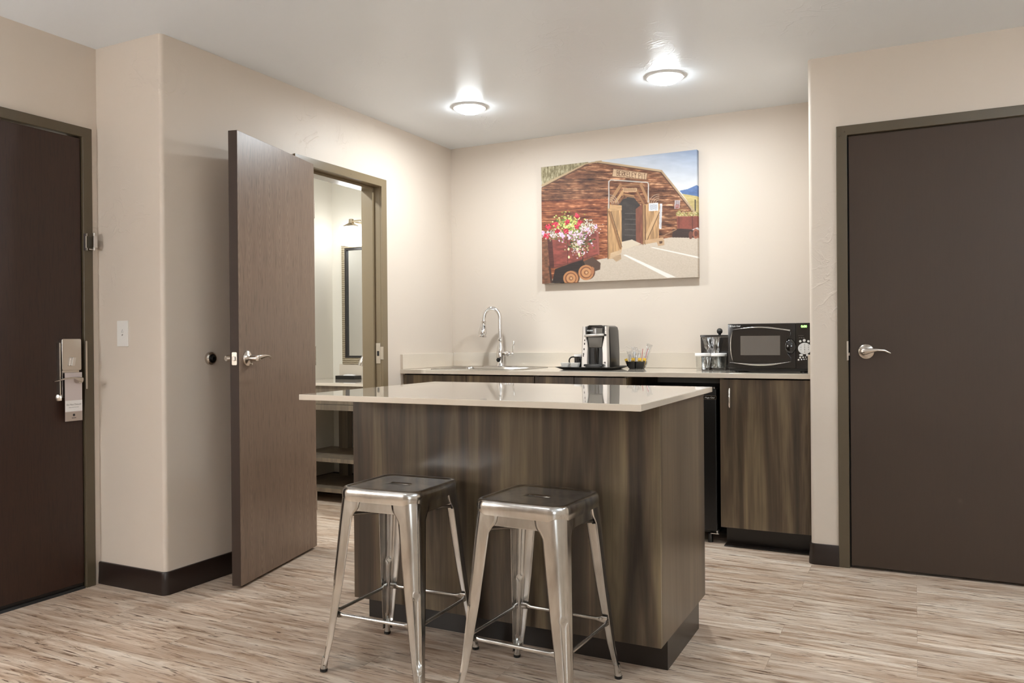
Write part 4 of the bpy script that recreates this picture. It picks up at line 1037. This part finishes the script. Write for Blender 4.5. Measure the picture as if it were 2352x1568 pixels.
# ------------------------------------------------------------------ canvas print: a printed picture on a boxed canvas
def make_print():
    # four corners of the picture in drawing units, mapped to the unit square
    src = [(187, 278), (1733, 101), (1745, 1385), (203, 1447)]
    A = []; bb = []
    for (x, y), (u, v) in zip([(0, 0), (1, 0), (1, 1), (0, 1)], src):
        A.append([x, y, 1, 0, 0, 0, -u*x, -u*y]); bb.append(u); A.append([0, 0, 0, x, y, 1, -v*x, -v*y]); bb.append(v)
    Hm = np.linalg.solve(np.array(A, float), np.array(bb, float)); Hm = np.append(Hm, 1).reshape(3, 3)
    NX, NY = 720, 537
    u, v = np.meshgrid(np.linspace(0, 1, NX), np.linspace(0, 1, NY))
    den = Hm[2, 0]*u + Hm[2, 1]*v + 1
    X = (Hm[0, 0]*u + Hm[0, 1]*v + Hm[0, 2]) / den; Y = (Hm[1, 0]*u + Hm[1, 1]*v + Hm[1, 2]) / den
    rs = np.random.RandomState(3)
    tabs = [rs.rand(256, 256) for _ in range(4)]
    def vn_(x, y, k=0):
        T_ = tabs[k]; xi = np.floor(x).astype(int); yi = np.floor(y).astype(int); fx = x - xi; fy = y - yi
        fx = fx*fx*(3-2*fx); fy = fy*fy*(3-2*fy)
        g = lambda a, b: T_[(yi+b) % 256, (xi+a) % 256]
        return (g(0,0)*(1-fx)+g(1,0)*fx)*(1-fy) + (g(0,1)*(1-fx)+g(1,1)*fx)*fy
    def fb(x, y, k=0): return .5*vn_(x, y, k) + .3*vn_(2*x+7, 2*y+3, k) + .2*vn_(4*x+1, 4*y+9, k)
    img = np.zeros((NY, NX, 3))
    C = lambda *c: np.array(c, float)
    def poly(P):
        m_ = np.zeros(X.shape, bool); n = len(P)
        for i in range(n):
            x1, y1 = P[i]; x2, y2 = P[(i+1) % n]
            if y1 == y2: continue
            c = (y1 > Y) != (y2 > Y)
            m_ ^= c & (X < (x2-x1)*(Y-y1)/(y2-y1)+x1)
        return m_
    def fill(P, col, nz=0, sx=60, sy=8, k=1):
        m_ = poly(P); f = 1 + nz * (fb(X/sx, Y/sy, k) - .5) * 2
        img[m_] = (C(*col)[None, None] * f[..., None])[m_]; return m_
    def line(P, wd, col):
        for (x1, y1), (x2, y2) in zip(P, P[1:]):
            dx, dy = x2-x1, y2-y1; L2 = dx*dx+dy*dy; t = np.clip(((X-x1)*dx+(Y-y1)*dy)/L2, 0, 1)
            img[np.hypot(X-x1-t*dx, Y-y1-t*dy) < wd] = C(*col)
    def disc(x, y, rx, ry, col): img[((X-x)/rx)**2+((Y-y)/ry)**2 < 1] = C(*col)
    # sky
    s_ = np.clip((X-700)/1050, 0, 1)[..., None]; t_ = np.clip(1-(Y-100)/350, 0, 1)[..., None]
    img[:] = C(214, 214, 216) + (C(140, 156, 184) - C(214, 214, 216)) * s_ * t_ + (fb(X/200, Y/60)[..., None]-.5)*26
    # trees behind the shed
    m_ = poly([(180, 260), (660, 220), (640, 245), (195, 475)]); g = fb(X/14, Y/40, 2)
    img[m_] = (C(150, 138, 104) + (g[..., None]-.5)*150)[m_]
    line([(200, 460), (640, 245)], 12, (186, 160, 124))
    # mountain, field
    fill([(1560, 515), (1640, 500), (1733, 458), (1752, 480), (1752, 580), (1590, 548)], (86, 112, 158), .12, 40, 30)
    fill([(1585, 546), (1760, 575), (1760, 760), (1715, 730)], (190, 170, 112), .12, 30, 10)
    for x in range(1620, 1750, 14): line([(x, 620), (x, 700)], 2, (150, 130, 80))
    line([(1716, 610), (1718, 720)], 6, (50, 42, 34))
    # shed wall
    W_ = [(190, 480), (640, 243), (770, 225), (1380, 322), (1712, 738), (1500, 1010), (1200, 1050), (840, 1190), (700, 1225), (195, 1450)]
    m_ = poly(W_)
    sp = 112 - (X-200)*.040; rowf = (Y-497-(X-200)*.006)/sp; row = np.floor(rowf); fr = rowf-row
    off = row*37.7
    g1 = fb(X/170+off, Y/9, 0); g2 = fb(X/60+off, Y/20, 1); g3 = fb(X/200+off, Y/200, 2)
    col = C(118, 74, 48)[None, None] + (g1[..., None]-.5)*C(120, 100, 78) + (g2[..., None]-.5)*C(110, 90, 70)
    col = col + (g3[..., None]-.5)*C(60, 40, 30)
    col[..., 0] += np.where((row >= 1) & (X < 860), 16, 0); col[..., 2] -= np.where((row >= 1) & (X < 860), 4, 0)
    hl = np.clip((g1-.58)*8, 0, 1)*np.clip((g2-.45)*6, 0, 1)*np.clip((X-200)/900, .25, 1); col = col + hl[..., None]*C(75, 70, 62)
    col[fr < .045] *= .42; col[(fr > .045) & (fr < .09)] *= 1.15
    img[m_] = col[m_]
    # roof edge
    line([(735, 222), (1380, 318)], 12, (186, 158, 124)); line([(745, 236), (1380, 332)], 5, (88, 58, 42))
    line([(1382, 318), (1714, 735)], 9, (172, 146, 116)); line([(1372, 332), (1702, 742)], 4, (80, 52, 38))
    line([(640, 240), (780, 216)], 7, (176, 150, 118)); line([(196, 482), (650, 250)], 4, (96, 66, 46))
    # ground
    G_ = [(195, 1450), (700, 1215), (840, 1190), (985, 1108), (1190, 1052), (1370, 1002), (1480, 985), (1760, 985), (1760, 1400)]
    m_ = poly(G_); g = fb(X/10, Y/6, 3)
    img[m_] = (C(196, 180, 162) + (g[..., None]-.5)*20)[m_]
    fill([(1000, 1158), (1030, 1156), (1528, 1384), (1440, 1388)], (232, 226, 218))
    fill([(1270, 1084), (1300, 1082), (1755, 1180), (1755, 1196)], (230, 224, 216))
    # doorway
    fill([(955, 640), (1000, 600), (1090, 565), (1195, 690), (1190, 1050), (1100, 1010), (980, 1030)], (58, 50, 46), .25, 60, 40)
    fill([(1125, 700), (1200, 640), (1195, 1052), (1130, 1035)], (124, 74, 56), .2, 12, 80)
    for y in (742, 800, 850, 905, 960): line([(1020, y), (1130, y+4)], 2.5, (98, 92, 86))
    fill([(978, 1030), (1090, 1005), (1185, 1050), (985, 1112)], (204, 188, 166))
    # timber arch
    for a, b, wd, c_ in (((880, 610), (975, 465), 17, (166, 122, 84)), ((975, 470), (1180, 452), 12, (150, 106, 72)), ((1180, 455), (1262, 640), 17, (162, 118, 80)),
                        ((930, 625), (1000, 520), 14, (186, 142, 98)), ((1140, 520), (1205, 640), 14, (148, 104, 70)), ((1000, 555), (1100, 572), 13, (172, 128, 88)), ((960, 640), (1010, 560), 8, (120, 82, 54))):
        line([a, b], wd, c_); line([(a[0]+wd, a[1]+6), (b[0]+wd, b[1]+6)], 2.2, (78, 50, 34))
    fill([(996, 490), (1138, 488), (1138, 520), (1125, 528), (1005, 526)], (196, 158, 120), .08)
    for x in range(1010, 1130, 11): line([(x, 496), (x+4, 516)], 2, (110, 76, 50))
    # open board doors
    fill([(842, 650), (985, 662), (990, 1100), (900, 1190), (848, 1200)], (182, 142, 98), .3, 9, 120, 1)
    line([(862, 725), (975, 1090)], 10, (140, 100, 64)); line([(880, 725), (990, 1080)], 3, (80, 54, 36)); fill([(855, 660), (988, 664), (988, 712), (858, 716)], (194, 154, 110), .15)
    line([(845, 650), (852, 1198)], 4, (104, 74, 50)); fill([(878, 1140), (990, 1105), (985, 1140), (900, 1200), (870, 1200)], (196, 166, 132), .1)
    fill([(895, 1190), (980, 1150), (985, 1200), (935, 1228)], (176, 146, 114), .1)
    fill([(1192, 655), (1362, 645), (1356, 1000), (1196, 1055)], (178, 138, 96), .32, 9, 120, 2)
    line([(1225, 1000), (1350, 720)], 15, (196, 158, 116)); line([(1240, 1012), (1362, 730)], 3, (86, 58, 38)); line([(1218, 665), (1222, 1050)], 6, (98, 66, 44)); line([(1196, 655), (1200, 1055)], 5, (120, 86, 58))
    fill([(1218, 1012), (1400, 985), (1400, 1022), (1222, 1052)], (190, 154, 116), .1); fill([(1330, 1010), (1410, 1005), (1410, 1062), (1350, 1072)], (184, 150, 116), .1); fill([(1360, 1022), (1392, 1020), (1390, 1045), (1364, 1048)], (92, 66, 48))
    for r_ in (90, 70, 50, 32):
        a = np.linspace(-PI*.5, 0, 9); line([(860+r_*math.cos(q_), 650+r_*math.sin(q_)*1.05) for q_ in a], 3, (170, 150, 132))
        line([(1358-r_*math.cos(q_)*1.1, 640+r_*math.sin(q_)*1.0) for q_ in a], 3, (170, 146, 126))
    line([(858, 690), (858, 420), (880, 405), (1245, 432), (1252, 450), (1250, 630)], 5.5, (196, 188, 180)); line([(866, 690), (866, 425)], 2, (88, 70, 58))
    # sign board BERKELEY PIT
    fill([(902, 292), (1242, 338), (1232, 404), (890, 372)], (198, 166, 132), .12, 60, 10); line([(902, 292), (1242, 338), (1232, 404), (890, 372), (902, 292)], 3, (120, 84, 58))
    G = {'B': [[(0,0),(0,2)],[(0,0),(.8,.1),(.8,.9),(0,1)],[(0,1),(1,1.1),(1,1.9),(0,2)]], 'E': [[(1,0),(0,0),(0,2),(1,2)],[(0,1),(.8,1)]], 'R': [[(0,2),(0,0),(1,.1),(1,.9),(0,1),(1,2)]],
         'K': [[(0,0),(0,2)],[(1,0),(0,1),(1,2)]], 'L': [[(0,0),(0,2),(1,2)]], 'Y': [[(0,0),(.5,1),(1,0)],[(.5,1),(.5,2)]], 'P': [[(0,2),(0,0),(1,.1),(1,.9),(0,1)]], 'I': [[(.5,0),(.5,2)]], 'T': [[(0,0),(1,0)],[(.5,0),(.5,2)]], ' ': []}
    x0 = 938
    for ch in 'BERKELEY PIT':
        for st_ in G[ch]:
            line([(x0+px*17, 310+(x0-938)*.137+py*26) for px, py in st_], 2.3, (92, 60, 42))
        x0 += 25 if ch != ' ' else 16
    # papers
    fill([(1255, 642), (1350, 636), (1350, 716), (1256, 720)], (222, 222, 226)); 
    for y in range(656, 712, 8): line([(1266, y), (1340, y-2)], 1.6, (130, 130, 140))
    fill([(1366, 645), (1390, 645), (1382, 900), (1358, 896)], (216, 214, 216)); 
    for y in range(670, 890, 14): line([(1370, y), (1378, y)], 2.4, (120, 112, 116))
    fill([(1514, 612), (1568, 612), (1560, 692), (1510, 696)], (190, 176, 176), .1); fill([(1522, 655), (1558, 655), (1554, 690), (1518, 690)], (132, 60, 52), .1)
    for y in (624, 636, 648, 664, 676): line([(1524, y), (1556, y)], 2, (92, 70, 66) if y < 655 else (220, 200, 196))
    # far cart
    fill([(1490, 905), (1650, 890), (1735, 930), (1740, 990), (1490, 985)], (58, 40, 34), .2)
    fill([(1532, 775), (1690, 765), (1750, 770), (1750, 880), (1690, 905), (1540, 895)], (128, 66, 52), .15, 40, 40); line([(1532, 777), (1750, 766)], 5, (156, 100, 80)); line([(1688, 768), (1690, 902)], 4, (90, 44, 36)); line([(1555, 780), (1556, 890)], 3, (92, 46, 38))
    disc(1722, 948, 30, 50, (150, 92, 70)); disc(1724, 948, 16, 28, (96, 56, 44)); disc(1672, 962, 20, 40, (110, 66, 52)); line([(1370, 985), (1530, 905)], 5, (150, 112, 82))
    r2 = random.Random(5)
    for _ in range(260):
        x = r2.uniform(1530, 1745); y = 770 - abs(r2.gauss(0, 1))*22; disc(x, y, 6, 4, r2.choice(((190, 176, 110), (120, 118, 60), (212, 200, 150), (160, 130, 80))))
    # near cart with flowers
    fill([(560, 1250), (700, 1180), (780, 1240), (775, 1305), (700, 1330), (720, 1290)], (84, 62, 50)); fill([(330, 1300), (600, 1200), (640, 1290), (420, 1440), (300, 1440)], (44, 32, 28), .3)
    fill([(195, 1020), (260, 1000), (300, 1440), (203, 1447)], (122, 80, 58), .35, 30, 14)
    m_ = fill([(252, 1000), (330, 985), (760, 905), (768, 1150), (320, 1292), (275, 1280)], (134, 68, 58), .3, 60, 22, 2)
    fill([(252, 1000), (300, 1010), (322, 1292), (275, 1285)], (84, 44, 38), .2); line([(300, 1005), (758, 905)], 6, (156, 96, 84)); line([(322, 1285), (766, 1150)], 7, (112, 58, 50)); line([(745, 905), (760, 1152)], 8, (150, 84, 72)); line([(640, 930), (645, 1180)], 3, (90, 44, 38)); line([(450, 965), (455, 1245)], 3, (90, 44, 38))
    line([(275, 1280), (295, 1430)], 10, (70, 44, 36)); line([(600, 1080), (605, 1270)], 4, (52, 38, 28))
    for cx_, cy_, r_ in ((485, 1392, 74), (636, 1335, 76)):
        disc(cx_+14, cy_-4, r_, r_, (92, 60, 44)); disc(cx_, cy_, r_, r_, (186, 128, 84)); disc(cx_, cy_, r_*.76, r_*.76, (124, 78, 54)); disc(cx_+2, cy_, r_*.62, r_*.62, (196, 140, 94)); disc(cx_+2, cy_, r_*.3, r_*.3, (140, 92, 62)); disc(cx_+4, cy_, r_*.16, r_*.16, (206, 160, 116))
    disc(700, 1318, 18, 40, (170, 112, 76))
    def blob(cx_, cy_, sx_, sy_, n, cols, r0, r1):
        for _ in range(n):
            x = r2.gauss(cx_, sx_); y = r2.gauss(cy_, sy_); q_ = r2.uniform(r0, r1); disc(x, y, q_, q_*.8, r2.choice(cols))
    blob(560, 1000, 60, 60, 240, ((60, 66, 36), (90, 92, 52), (48, 44, 30)), 5, 12)
    blob(460, 850, 62, 45, 380, ((196, 196, 104), (150, 158, 66), (214, 212, 140), (92, 100, 44)), 5, 11)
    blob(640, 880, 52, 34, 240, ((222, 214, 206), (186, 176, 150), (120, 112, 82), (236, 230, 226)), 4, 8)
    blob(300, 950, 48, 24, 190, ((210, 196, 190), (150, 140, 96), (226, 200, 212), (100, 96, 56)), 5, 9)
    blob(530, 960, 70, 30, 210, ((216, 178, 196), (230, 208, 220), (120, 124, 64), (180, 120, 150)), 5, 11)
    blob(560, 1080, 38, 42, 160, ((222, 200, 208), (206, 170, 180), (110, 110, 60), (196, 190, 130)), 4, 9)
    for cx_, cy_ in ((335, 850), (450, 830), (545, 765), (570, 830), (540, 872), (265, 880), (235, 968), (432, 920), (345, 920)): blob(cx_, cy_, 11, 10, 34, ((200, 40, 66), (222, 70, 92), (160, 26, 48)), 5, 11)
    for cx_, cy_ in ((380, 950), (410, 968), (205, 940), (565, 1025), (735, 880), (650, 900)): blob(cx_, cy_, 9, 8, 18, ((222, 178, 214), (238, 206, 232)), 5, 9)
    for cx_, cy_ in ((462, 1100), (466, 1180), (550, 1100), (565, 1150)): disc(cx_, cy_, 10, 14, (226, 220, 170))
    img[:] = np.clip(img, 0, 255) / 255
    pad = np.pad(img, ((1, 1), (1, 1), (0, 0)), 'edge')
    img = sum(pad[a:a+NY, b:b+NX] * q_ for a, b, q_ in [(i, j, (1, 2, 1)[i] * (1, 2, 1)[j] / 16) for i in range(3) for j in range(3)])
    img *= .94
    linr = np.where(img <= .04045, img/12.92, ((img+.055)/1.055)**2.4)
    # mesh
    x0, x1, zb, zt, dpt = -1.030/2, 1.030/2, 0, .768, .040
    vs = np.zeros((NY*NX, 3)); vs[:, 0] = (x0+(x1-x0)*u).ravel(); vs[:, 2] = (zt+(zb-zt)*v).ravel(); vs[:, 1] = 0
    idx = np.arange(NY*NX).reshape(NY, NX)
    f = np.stack([idx[:-1, :-1], idx[1:, :-1], idx[1:, 1:], idx[:-1, 1:]], -1).reshape(-1, 4)
    # wrap: border ring pushed back by the canvas depth
    border = np.concatenate([idx[0, :], idx[1:, -1], idx[-1, -2::-1], idx[-2:0:-1, 0]])
    nb = len(border); back = vs[border].copy(); back[:, 1] = dpt
    all_v = np.vstack([vs, back]); bi = np.arange(NY*NX, NY*NX+nb)
    side = np.stack([border, np.roll(border, -1), np.roll(bi, -1), bi], -1)
    fa_ = np.vstack([f, side])
    me = bpy.data.meshes.new('canvas_picture'); me.vertices.add(len(all_v)); me.vertices.foreach_set('co', all_v.ravel())
    me.loops.add(fa_.size); me.loops.foreach_set('vertex_index', fa_.ravel().astype(np.int32))
    me.polygons.add(len(fa_)); me.polygons.foreach_set('loop_start', np.arange(0, fa_.size, 4, dtype=np.int32))
    me.update(calc_edges=True); me.validate()
    ca = me.color_attributes.new('print', 'FLOAT_COLOR', 'POINT')
    cc_ = np.ones((len(all_v), 4)); cc_[:NY*NX, :3] = linr.reshape(-1, 3); cc_[NY*NX:, :3] = linr.reshape(-1, 3)[border]
    ca.data.foreach_set('color', cc_.astype(np.float32).ravel())
    k = NT('printed_canvas'); at_ = k.n('ShaderNodeAttribute'); at_.attribute_name = 'print'; k.l(at_.outputs['Color'], k.b.inputs['Base Color'])
    k.b.inputs['Roughness'].default_value = .62; k.bump(k.noise(k.coords(), 900, 1), .04, .0004)
    me.materials.append(k.m)
    cv = thing('canvas_print', 'large canvas print of a wooden mine building with flower cart above the counter', 'picture', (-1.680, YB - .0405, 1.463))
    o = bpy.data.objects.new('canvas_picture', me); COL.objects.link(o); o.parent = cv
    obj('stretcher_frame', frame_bm(x0 + .003, x1 - .003, zb + .003, zt - .003, .004, dpt - .0002, .03), 'paper', cv)
make_print()
